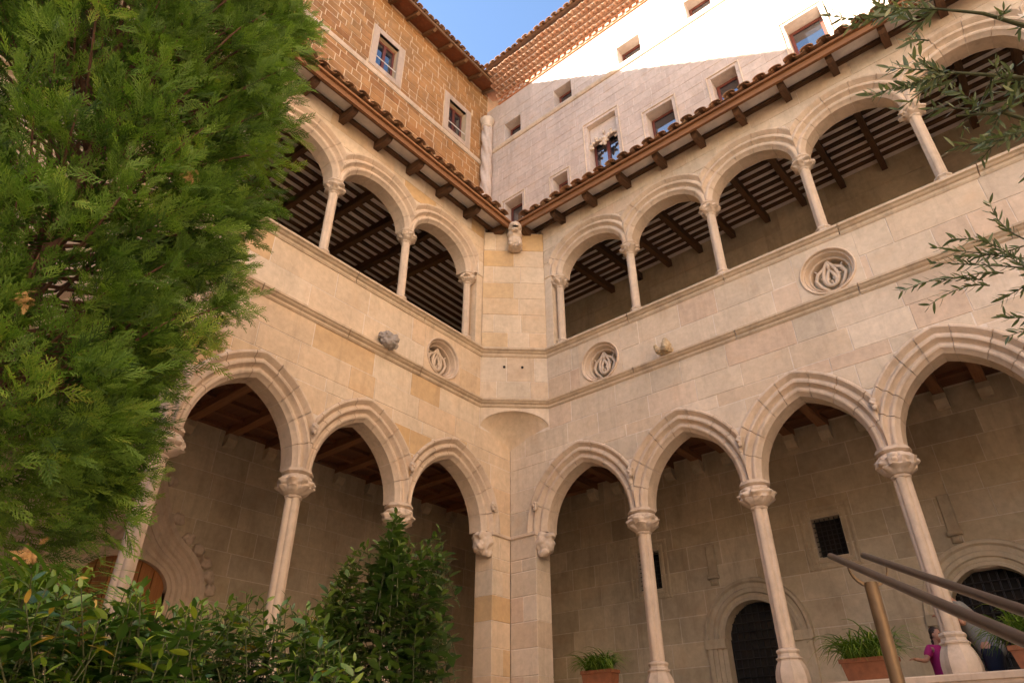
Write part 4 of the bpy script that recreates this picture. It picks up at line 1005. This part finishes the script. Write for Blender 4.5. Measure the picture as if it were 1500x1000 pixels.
for k in range(1500):                                    # inner fill sprays, tint darkened to paint shade deep in the crown
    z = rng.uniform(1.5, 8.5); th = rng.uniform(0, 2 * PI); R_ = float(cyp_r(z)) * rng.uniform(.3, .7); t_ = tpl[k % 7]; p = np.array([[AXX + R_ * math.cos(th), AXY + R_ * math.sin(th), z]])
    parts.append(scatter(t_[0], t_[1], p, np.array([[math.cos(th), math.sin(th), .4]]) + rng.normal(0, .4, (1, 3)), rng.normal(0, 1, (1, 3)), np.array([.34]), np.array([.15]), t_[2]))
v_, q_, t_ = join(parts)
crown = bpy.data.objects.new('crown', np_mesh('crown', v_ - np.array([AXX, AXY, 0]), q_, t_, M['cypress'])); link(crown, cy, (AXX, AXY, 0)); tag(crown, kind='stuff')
m_ = MB(); m_.tube([(AXX + .03 * math.sin(z * 2), AXY + .03 * math.cos(z * 1.7), z) for z in np.linspace(-1.6, 9.5, 14)], list(np.linspace(.13, .02, 14)), 10); m_.build('trunk', M['bark'], cy, smooth=True)
m_ = MB()
for cc, out, z in [b_ for b_ in bpts if b_[2] > 2.3][::3]:
    b0 = np.array([AXX, AXY, z - .55 - .2 * RND.random()]); mid = (b0 + cc) / 2 + np.array([0, 0, -.08]) + rng.normal(0, .04, 3)
    m_.tube([b0, b0 * .7 + mid * .3, mid, cc, cc + out * .12 + np.array([0, 0, .08])], [.02, .016, .012, .008, .003], 5)
tag(m_.build('branches', M['bark'], cy, smooth=True), kind='stuff')
def dead_clump(px, py, d, s):
    p = at(px, py, d); dirs = rng.normal(0, 1, (26, 3)) + np.array([0, 0, -.6]); t_ = tpl[0]
    v_, q_, tt = scatter(t_[0], t_[1], p[None] + rng.normal(0, .02, (26, 3)), dirs, rng.normal(0, 1, (26, 3)), np.full(26, s), np.full(26, .5), t_[2])
    o = bpy.data.objects.new('dried_spray', np_mesh('dried_spray', v_ - p, q_, tt, M['deadspray'])); link(o, cy, p)
dead_clump(38, 437, 3.83, .042); dead_clump(280, 258, 4.02, .04); dead_clump(40, 812, 4.0, .05)

# leafy bushes
def leaf_tpl(w, fold=.18, curl=-.18, n=4):
    v, q = [], []
    for i in range(n + 1):
        t = i / n; ww = w * math.sin(PI * (t * .92 + .04)) ** .75 * (1 - .25 * t); z = curl * t * t
        v += [(-ww, t, z + fold * ww), (0, t, z), (ww, t, z + fold * ww)]
    for i in range(n):
        a = i * 3; q += [(a, a + 1, a + 4, a + 3), (a + 1, a + 2, a + 5, a + 4)]
    return np.array(v), np.array(q)
def bush(name, label, base, stems, leaf, lscale, mat, rng, nleaf, spacing, cat='bush', yellow=.04):
    """stems: list of (root, tip); leaves spiral along the upper part of every stem"""
    t = thing(name, label, cat, base); tv, tq = leaf; pos, dirs, ups, scl, tint = [], [], [], [], []; m_ = MB()
    for (a, b) in stems:
        a, b = np.array(a, float), np.array(b, float); L_ = np.linalg.norm(b - a); mid = (a + b) / 2 + rng.normal(0, .06 * L_, 3) * np.array([1, 1, .2])
        P = lambda s: (1 - s) ** 2 * a + 2 * s * (1 - s) * mid + s * s * b
        m_.tube([P(s) for s in (0, .35, .7, 1)], [.0045, .0035, .0025, .0015], 5, cap=False)
        st = rng.normal(0, .12); ph = rng.uniform(0, 6.28); nl = min(nleaf, int(L_ / spacing))
        for i in range(nl):
            s = 1 - (i + .2) * spacing / L_
            if s < 0: break
            p = P(s); tg = P(min(1, s + .02)) - P(max(0, s - .02)); tg /= np.linalg.norm(tg) + 1e-9
            ph += 2.4; r = np.array([math.cos(ph), math.sin(ph), 0]); r = r - tg * (r @ tg); r /= np.linalg.norm(r) + 1e-9
            op = min(1.0, .35 + i * .16); d = tg * (1.05 - .75 * op) + r * (.35 + .65 * op) + rng.normal(0, .16, 3) + np.array([0, 0, -.10 * op])
            pos.append(p); dirs.append(d); ups.append(tg + rng.normal(0, .25, 3)); scl.append(lscale * rng.uniform(.7, 1.2) * (.6 if i < 3 else 1))
            ti = .38 + st + rng.normal(0, .14) + (.36 if i < 4 else 0); tint.append(.98 if rng.random() < yellow * .3 else (.9 if rng.random() < yellow else min(.84, max(0, ti))))
    pos = np.array(pos)
    v_, q_, tt = scatter(tv, tq, pos, np.array(dirs), np.array(ups), np.array(scl), np.array(tint))
    o = bpy.data.objects.new('foliage', np_mesh('foliage', v_ - np.array(base), q_, tt, mat, True)); link(o, t, base); tag(o, kind='stuff')
    tag(m_.build('stems', M['twig'], t, smooth=True), kind='stuff')
    return t
def stems_for(outline, dist, spread, n, rng, drop, ground=-1.6, depth=.5):
    """outline: list of (px,py) of the bush top; tips fill the region under it"""
    out = []; xs = [o[0] for o in outline]; ys = [o[1] for o in outline]
    for i in range(n):
        px = rng.uniform(xs[0], xs[-1]); top = np.interp(px, xs, ys); py = top + (rng.random() ** 1.5) * drop
        d = dist + rng.uniform(-depth, depth) + (py - top) * -.0006; p = at(px, py, d)
        rt = p + np.array([rng.normal(0, spread), rng.normal(0, spread), -rng.uniform(.45, .95)])
        out.append((rt, p))
    return out
LEAF_L = leaf_tpl(.22); LEAF_S = leaf_tpl(.25)
b1 = stems_for([(-90, 845), (30, 835), (110, 838), (190, 850), (230, 872), (300, 880)], 2.6, .16, 210, rng, 190, depth=.32)
bush('laurel_bush', 'glossy dark laurel bush growing in front of the cypress tree', tuple(at(90, 1000, 2.6) * np.array([1, 1, 0]) + np.array([0, 0, -1.6])), b1, LEAF_L, .068, M['laurel'], rng, 44, .020, yellow=.07)
b2 = stems_for([(215, 905), (275, 888), (330, 880), (375, 862), (430, 875), (470, 905), (520, 965)], 3.1, .16, 190, rng, 150, depth=.32)
bush('laurel_bush', 'glossy laurel bush between the cypress and the taller leafy shrub', tuple(at(370, 1000, 3.1) * np.array([1, 1, 0]) + np.array([0, 0, -1.6])), b2, LEAF_L, .064, M['laurel'], rng, 44, .020, yellow=.06)
b3 = stems_for([(472, 890), (490, 850), (520, 800), (555, 795), (582, 742), (600, 790), (630, 790), (648, 765), (655, 830), (650, 900)], 5.6, .16, 270, rng, 300, depth=.34)
bush('leafy_shrub', 'tall leafy green shrub in front of a gallery column near the inner corner', tuple(at(580, 1000, 5.6) * np.array([1, 1, 0]) + np.array([0, 0, -1.6])), b3, LEAF_S, .105, M['shrub'], rng, 30, .030, 'shrub', yellow=0)

# strap-leaved plants in terracotta troughs
def strap_tuft(parent, c, n, ln, spread, rng, box=(0, 0)):
    parts = []; V_, Q_, T_ = [], [], []
    for i in range(n):
        th = rng.uniform(0, 2 * PI); r0 = np.array([rng.uniform(-box[0], box[0]), rng.uniform(-box[1], box[1]), 0]); L_ = ln * rng.uniform(.6, 1.1); out = np.array([math.cos(th), math.sin(th), 0]); w = rng.uniform(.006, .011)
        sd_ = np.array([-out[1], out[0], 0]); k = 6; o = len(V_); lift = rng.uniform(.5, 1.0); bnd = rng.uniform(1.0, 1.75); tv = rng.uniform(.25, .85)
        for j in range(k + 1):
            t = j / k; p = c + r0 + out * (L_ * spread * t ** 1.25) + np.array([0, 0, L_ * lift * (1.7 * t - bnd * t * t)]); ww = w * (1 - t ** 3) + .0005
            V_ += [p - sd_ * ww, p + sd_ * ww + np.array([0, 0, .003])]; T_ += [tv + .15 * t] * 2
        Q_ += [(o + 2 * j, o + 2 * j + 1, o + 2 * j + 3, o + 2 * j + 2) for j in range(k)]
    o = bpy.data.objects.new('foliage', np_mesh('foliage', np.array(V_) - c, np.array(Q_), np.clip(T_, 0, 1), M['strap'], True)); link(o, parent, c); tag(o, kind='stuff')
def trough(label, c, hu, hq, h, n, ln, sp):
    t = thing('potted_plant', label, 'potted plant', (c[0], c[1], c[2]), 'strap-leaved plants in terracotta troughs'); x, y, z = c
    m_ = MB()
    ring = lambda a, b, zz: [(x - a, y - b, zz), (x + a, y - b, zz), (x + a, y + b, zz), (x - a, y + b, zz)]
    m_.grid([ring(hu * .84, hq * .8, z), ring(hu * .97, hq * .97, z + h - .05), ring(hu * 1.03, hq * 1.06, z + h - .048), ring(hu * 1.03, hq * 1.06, z + h), ring(hu * .93, hq * .9, z + h), ring(hu * .9, hq * .86, z + h - .05)], closed=True)
    m_.f.append((3, 2, 1, 0)); m_.build('trough', M['terra'], t)
    m_ = MB(); m_.add(ring(hu * .9, hq * .86, z + h - .045), [(0, 1, 2, 3)]); m_.build('soil', M['soil'], t)
    strap_tuft(t, np.array([x, y, z + h - .05]), int(n * 1.3), ln * 1.35, sp, rng, (hu * .8, hq * .7))
trough('strap-leaved plant in a terracotta trough on the low wall beside the pink-shirted child', (5.47, .19, .873), .31, .12, .25, 330, .46, .75)
trough('strap-leaved plant in a terracotta trough on the low wall next to the corner pier', (1.62, .19, .873), .27, .12, .40, 240, .40, .7)
trough('strap-leaved plant in a terracotta trough on the low wall beside the grey-shirted visitor', (7.22, .19, .873), .30, .12, .24, 300, .52, .7)
tp = at(45, 915, 3.35); pl = thing('strap_leaf_plant', 'clump of grassy strap leaves between the cypress and the laurel bush', 'plant', (tp[0], tp[1], -1.6))
m_ = MB(); m_.tube([(tp[0], tp[1], -1.6), (tp[0] + .05, tp[1], -.6), (tp[0], tp[1], tp[2] + .02)], [.05, .045, .03], 8); m_.build('stem', M['bark'], pl)
strap_tuft(pl, tp + np.array([0, 0, .0]), 240, .36, .9, rng, (.12, .12))

# olive tree at the right edge
rng = np.random.default_rng(12)
OT = np.array([10.6, -8.4, 0.0]); ot = thing('olive_tree', 'olive tree with thin grey-green leaves hanging in front of the ashlar storey gallery', 'tree', (OT[0], OT[1], -1.6))
trunk = [np.array([OT[0], OT[1], -1.6]), np.array([OT[0] + .05, OT[1] - .05, .2]), np.array([OT[0] - .1, OT[1], 1.6]), np.array([OT[0] - .25, OT[1] - .05, 2.8]), np.array([OT[0] - .5, OT[1] - .1, 4.2])]
m_ = MB(); m_.tube(trunk, [.16, .12, .10, .07, .03], 10); m_.build('trunk', M['bark'], ot, smooth=True)
pos, dirs, ups, scl, tint = [], [], [], [], []; m_ = MB()
def twig(p0, p1, sag, nl, sp, ls):
    p0, p1 = np.array(p0), np.array(p1); L_ = np.linalg.norm(p1 - p0); mid = (p0 + p1) / 2 + np.array([0, 0, sag]) + rng.normal(0, .03, 3)
    P = lambda s: (1 - s) ** 2 * p0 + 2 * s * (1 - s) * mid + s * s * p1
    m_.tube([P(s) for s in np.linspace(0, 1, 6)], list(np.linspace(.0035, .0012, 6)), 5, cap=False); ph = rng.uniform(0, 3)
    for i in range(nl):
        s = 1 - i * sp / L_
        if s < .03: break
        tg = P(min(1, s + .03)) - P(max(0, s - .03)); tg /= np.linalg.norm(tg); a = np.cross(tg, [0, 0, 1.0]); a /= np.linalg.norm(a) + 1e-9; b = np.cross(tg, a); ph += PI / 2 + rng.normal(0, .2)
        for sg_ in (-1, 1):
            if rng.random() < .12: continue
            r = (a * math.cos(ph) + b * math.sin(ph)) * sg_
            pos.append(P(s)); dirs.append(tg * .75 + r * .8 + rng.normal(0, .12, 3)); ups.append(r + rng.normal(0, .5, 3)); scl.append(ls * rng.uniform(.6, 1.15)); tint.append(np.clip(rng.normal(.42, .2), 0, 1))
def olive_limb(path, ntw, reach, dist_leaf=.052):
    P3 = [at(*p) for p in path]; m_.tube(P3, list(np.linspace(.014, .004, len(P3))), 6)
    for i in range(ntw):
        s = rng.uniform(0, len(P3) - 1.001); k = int(s); p0 = P3[k] + (P3[k + 1] - P3[k]) * (s - k); dr = P3[k + 1] - P3[k]; dr = dr / np.linalg.norm(dr)
        e = p0 + (dr * rng.uniform(.2, 1.0) + rng.normal(0, .55, 3) + np.array([0, 0, -.25])) * reach * rng.uniform(.6, 1.15); twig(p0, e, rng.uniform(-.02, .05), 20, .016, dist_leaf)
olive_limb([(1660, 60, 2.9), (1540, 50, 2.6), (1440, 20, 2.4), (1360, 12, 2.3)], 10, .20)
olive_limb([(1660, 150, 2.9), (1550, 120, 2.5), (1450, 110, 2.3), (1375, 105, 2.25)], 17, .22)
olive_limb([(1660, 230, 2.8), (1550, 190, 2.5), (1470, 165, 2.4), (1400, 170, 2.35)], 13, .20)
olive_limb([(1700, -80, 2.8), (1560, -60, 2.6), (1420, -30, 2.5), (1320, -25, 2.4)], 12, .24)
for a, b in (((1335, 12, 2.3), (1212, 22, 2.3)), ((1390, 105, 2.25), (1304, 100, 2.25)), ((1420, 160, 2.3), (1366, 158, 2.3)), ((1470, 205, 2.35), (1398, 215, 2.35)), ((1360, 60, 2.3), (1330, 62, 2.3)), ((1330, 14, 2.3), (1270, -6, 2.3))):
    twig(at(*a), at(*b), .02, 22, .017, .06)
olive_limb([(1640, 400, 3.3), (1560, 385, 3.2), (1500, 375, 3.1)], 10, .14, .05)
for a, b in (((1500, 378, 3.1), (1368, 362, 3.1)), ((1500, 392, 3.1), (1366, 385, 3.1)), ((1470, 400, 3.1), (1380, 412, 3.1)), ((1500, 385, 3.1), (1395, 350, 3.1)), ((1440, 410, 3.1), (1322, 426, 3.1)), ((1450, 418, 3.1), (1362, 446, 3.1)), ((1500, 350, 3.1), (1450, 298, 3.1)), ((1540, 400, 3.1), (1465, 440, 3.1)), ((1550, 450, 3.1), (1472, 462, 3.1)), ((1550, 480, 3.1), (1478, 492, 3.1)), ((1540, 420, 3.1), (1440, 352, 3.1)), ((1500, 360, 3.1), (1410, 376, 3.1))):
    twig(at(*a), at(*b), .015, 26, .016, .05)
tg_ = [np.array(trunk[k]) for k in (2, 3, 3, 4, 2)]
for p0, pp in zip(tg_, ((1660, 150, 2.9), (1660, 60, 2.9), (1660, 230, 2.8), (1700, -80, 2.8), (1640, 400, 3.3))):
    e = at(*pp); m_.tube([p0, (p0 + e) / 2 + np.array([0, 0, .1]), e], [.03, .022, .014], 7)
lv, lq = leaf_tpl(.135, .25, -.10)
v_, q_, tt = scatter(lv, lq, np.array(pos), np.array(dirs), np.array(ups), np.array(scl), np.array(tint))
o = bpy.data.objects.new('crown', np_mesh('crown', v_ - np.array([OT[0], OT[1], 0]), q_, tt, M['olive'], True)); link(o, ot, (OT[0], OT[1], 0)); tag(o, kind='stuff')
tag(m_.build('branches', M['twig'], ot, smooth=True), kind='stuff')

# ------------------------------------------------------------------ stair and handrail
st = MB(); bd = np.array([-.38933, .863954]); bd /= np.linalg.norm(bd); sd2 = np.array([-bd[1], bd[0]]); P0 = at(1275, 853, 3.0)
for k in range(8):
    z = -.30 - .165 * k; c = P0[:2] + bd * (.0 - .30 * k); e = P0[:2] + bd * (1.6 if k == 0 else -.30 * (k - 1) - .002)
    a, b = c + sd2 * .7, c - sd2 * 1.9; d2, e2 = e - sd2 * 1.9, e + sd2 * .7
    st.add([(a[0], a[1], -1.597), (b[0], b[1], -1.597), (d2[0], d2[1], -1.597), (e2[0], e2[1], -1.597), (a[0], a[1], z), (b[0], b[1], z), (d2[0], d2[1], z), (e2[0], e2[1], z)], [(0, 3, 2, 1), (4, 5, 6, 7), (0, 1, 5, 4), (1, 2, 6, 5), (2, 3, 7, 6), (3, 0, 4, 7)])
structure(st.build('steps', M['paving'], fix=True))
hr = thing('handrail', 'stair handrail of two dark bars on a bronze post', 'handrail', (P0[0], P0[1], -.30))
m_ = MB(); m_.tube([(P0[0], P0[1], -.30), (P0[0], P0[1], P0[2])], .0245, 20); m_.build('post', M['bronze'], hr, smooth=True, angle=40)
BD = np.array([-.38933, .863954, .319382]); A0 = at(1240, 824, 2.99); B0 = at(1297, 824, 3.03)
for X0, endpx in ((A0, .33), (B0, .36)):
    pts = [X0 + BD * endpx, X0, X0 - BD * 1.2, X0 - BD * 2.3]; m_ = MB(); m_.tube([pts[0] + BD * .006, pts[0], pts[1], pts[2], pts[3]], [.006, .0135, .0135, .0135, .0135], 16); m_.build('bar', M['rail'], hr, smooth=True, angle=50)
m_ = MB(); fk = []
for i in range(13):
    t = PI * i / 12; c = (A0 + B0) / 2; hv = (B0 - A0) / 2; dz = (c[2] - P0[2]) * .98; fk.append(tuple(c - hv * math.cos(t) * 1.0 + np.array([0, 0, -.012 - dz * math.sin(t)])))
rows = []
for p in fk: rows.append([(p[0] + BD[0] * .012 * a - 0, p[1] + BD[1] * .012 * a, p[2] + .006 * b) for a, b in ((-1, -1), (1, -1), (1, 1), (-1, 1))])
m_.grid(rows, closed=True); m_.build('fork', M['bronze'], hr, fix=True)

# ------------------------------------------------------------------ two visitors behind the low wall
def skin_mesh(name, pts, edges, rad, root, mat, sub=2):
    me = bpy.data.meshes.new(name); me.from_pydata(pts, edges, []); o = bpy.data.objects.new(name, me); col.objects.link(o)
    o.modifiers.new('k', 'SKIN'); s = o.modifiers.new('s', 'SUBSURF'); s.levels = sub
    for i, r in enumerate(rad): me.skin_vertices[0].data[i].radius = r if hasattr(r, '__len__') else (r, r); me.skin_vertices[0].data[i].use_root = (i == root)
    dg = bpy.context.evaluated_depsgraph_get(); dg.update(); m2 = bpy.data.meshes.new_from_object(o.evaluated_get(dg)); m2.name = name
    bpy.data.objects.remove(o); bpy.data.meshes.remove(me); m2.polygons.foreach_set('use_smooth', [True] * len(m2.polygons)); m2.materials.clear(); m2.materials.append(mat); return m2
M['skin'] = plain('skin', (.42, .22, .14), .55, var=.06); M['grey_shirt'] = plain('grey_cotton', (.20, .20, .185), .9, var=.08, sc=90)
M['navy'] = plain('dark_navy_cloth', (.012, .014, .028), .9, var=.1, sc=90); M['pink'] = plain('pink_cotton', (.36, .015, .13), .85, var=.08, sc=90)
M['hair'] = plain('dark_brown_hair', (.035, .02, .012), .6, var=.3, sc=120); M['denim'] = plain('blue_denim', (.05, .08, .16), .9, var=.15, sc=90)
def person(label, loc, rz, s, lean, arms, shirt, legs, hair):
    """s: height scale on 1.75 m; lean: forward tilt of the trunk (+x is forward); arms: (elbow, hand) per side in local metres"""
    t = thing('person', label, 'person', loc); t.rotation_euler = (0, 0, rz)
    def L_(d, z, y=0): return (d * s, y * s, z * s)
    hip = (0, .95); ch = (lean * .45, 1.30); nk = (lean * .75, 1.48); hd = (lean * 1.0 + .03, 1.60); tp_ = (lean * 1.05 + .03, 1.70)
    P = [L_(0, .95), L_(lean * .22, 1.12), L_(ch[0], ch[1]), L_(nk[0], nk[1]), L_(hd[0], hd[1]), L_(tp_[0], tp_[1])]; Rr = [.125, .12, .135, .055, .085, .06]; E = [(0, 1), (1, 2), (2, 3), (3, 4), (4, 5)]
    def chain(start, pts, rr):
        k = start
        for p, r in zip(pts, rr): P.append(p); Rr.append(r); E.append((k, len(P) - 1)); k = len(P) - 1
        return k
    hands = []
    for sgn, (el, ha) in zip((-1, 1), arms):
        sh = L_(ch[0] + lean * .12, 1.40, .19 * sgn); k = chain(2, [sh, L_(*el), L_(*ha)], [.058, .042, .027]); hands.append((k, Vector(L_(*el)), Vector(L_(*ha)), sgn))
    for sgn in (-1, 1): chain(0, [L_(0, .86, .10 * sgn), L_(.02, .48, .11 * sgn), L_(-.02, .08, .11 * sgn), L_(.13, .035, .12 * sgn)], [.09, .058, .042, .035])
    for k, el, ha, sgn in hands:                         # palm, four fingers and a thumb, loosely curled
        f = (ha - el).normalized(); side = f.cross(Vector((0, 0, 1))); side = side.normalized() if side.length > .1 else Vector((0, 1, 0)); dn = f.cross(side)
        pk = chain(k, [tuple(ha + f * .05 * s)], [.03])
        for i, ln in enumerate((.07, .08, .075, .06)):
            b = ha + f * .085 * s + side * (.022 * (i - 1.5)) * s; chain(pk, [tuple(b), tuple(b + f * ln * .5 * s + dn * .012 * s), tuple(b + f * ln * .8 * s + dn * .035 * s)], [.010, .009, .008])
        b = ha + f * .035 * s + side * .04 * s; chain(k, [tuple(b), tuple(b + f * .045 * s + side * .012 * s)], [.011, .009])
    Rr = [r * s for r in Rr]; Rr[0] = .105 * s; Rr[1] = .10 * s; Rr[2] = .11 * s
    me = skin_mesh('body', P, E, Rr, 0, M['skin']); o = bpy.data.objects.new('body', me); link(o, t, loc); o.location = (0, 0, 0)
    # face and hair
    hc = Vector(L_(hd[0] + .005, hd[1] + .015)); fb = [(hc, (.092 * s, .076 * s, .115 * s)), (hc + Vector((.088, 0, -.012)) * s, (.018 * s, .014 * s, .024 * s)), (hc + Vector((.06, 0, -.075)) * s, (.034 * s, .035 * s, .028 * s)), (hc + Vector((0, .078, -.01)) * s, (.02 * s, .012 * s, .03 * s)), (hc + Vector((0, -.078, -.01)) * s, (.02 * s, .012 * s, .03 * s)),
          (hc + Vector((.075, 0, -.055)) * s, (.016 * s, .024 * s, .008 * s)), (hc + Vector((.074, 0, .03)) * s, (.016 * s, .05 * s, .012 * s))]
    o = bpy.data.objects.new('head', remesh_blobs(fb, .009, M['skin'], 'head')); link(o, t, loc); o.location = (0, 0, 0)
    ey = MB()
    for y in (-.032, .032):
        c = hc + Vector((.082, y, .008)) * s; ey.lathe([(.001, c.z - .007), (.008, c.z), (.001, c.z + .007)], 8, c.x, c.y)
    o = bpy.data.objects.new('eyes', mesh_of(ey, 'eyes', M['hair'], True)); link(o, t, loc); o.location = (0, 0, 0)
    hb_ = [(hc + Vector((-.025, 0, .04)) * s, (.092 * s, .083 * s, .095 * s)), (hc + Vector((-.05, 0, -.02)) * s, (.06 * s, .078 * s, .085 * s))] + ([(hc + Vector((-.07, 0, -.12)) * s, (.045 * s, .07 * s, .12 * s))] if hair == 'long' else [])
    o = bpy.data.objects.new('hair', remesh_blobs(hb_, .01, M['hair'], 'hair', .012, 40)); link(o, t, loc); o.location = (0, 0, 0)
    # shirt with sleeves, trousers, shoes
    SP = [L_(-.01, .80), L_(0, .95), L_(lean * .22, 1.12), L_(ch[0], ch[1]), L_(lean * .68, 1.44)]; SR = [.165 * s, .160 * s, .150 * s, .165 * s, .085 * s]; SE = [(0, 1), (1, 2), (2, 3), (3, 4)]
    for sgn, (el, ha) in zip((-1, 1), arms):
        sh = Vector(L_(ch[0] + lean * .12, 1.40, .19 * sgn)); e_ = Vector(L_(*el)); SP += [tuple(sh), tuple(sh.lerp(e_, .7))]; n_ = len(SP); SE += [(3, n_ - 2), (n_ - 2, n_ - 1)]; SR += [.075 * s, .066 * s]
    o = bpy.data.objects.new('shirt', skin_mesh('shirt', SP, SE, SR, 0, shirt)); link(o, t, loc); o.location = (0, 0, 0)
    TP = [L_(0, 1.0), L_(0, .90)]; TR = [.13 * s, .145 * s]; TE = [(0, 1)]
    for sgn in (-1, 1): n_ = len(TP); TP += [L_(0, .82, .10 * sgn), L_(.02, .48, .11 * sgn), L_(-.02, .10, .11 * sgn)]; TE += [(1, n_), (n_, n_ + 1), (n_ + 1, n_ + 2)]; TR += [.105 * s, .078 * s, .065 * s]
    o = bpy.data.objects.new('trousers', skin_mesh('trousers', TP, TE, TR, 0, legs)); link(o, t, loc); o.location = (0, 0, 0)
    for sgn in (-1, 1):
        o = bpy.data.objects.new('shoe', remesh_blobs([(Vector(L_(.06, .04, .115 * sgn)), (.13 * s, .048 * s, .042 * s)), (Vector(L_(-.02, .06, .115 * sgn)), (.06 * s, .045 * s, .06 * s))], .012, M['navy'], 'shoe')); link(o, t, loc); o.location = (0, 0, 0)
    return t
person('visitor in a grey shirt leaning forward behind a column and low wall', (6.68, .80, .25), PI, 1.0, .34, (((.10, 1.22, -.30), (.30, 1.30, -.16)), ((.16, 1.18, .26), (.36, 1.30, .12))), M['grey_shirt'], M['navy'], 'short')
person('child in a bright pink shirt standing behind the low wall', (6.12, .80, .22), -.5, .72, .03, (((.0, 1.20, -.34), (-.02, 1.22, -.50)), ((.03, 1.16, .24), (.10, .95, .26))), M['pink'], M['denim'], 'long')
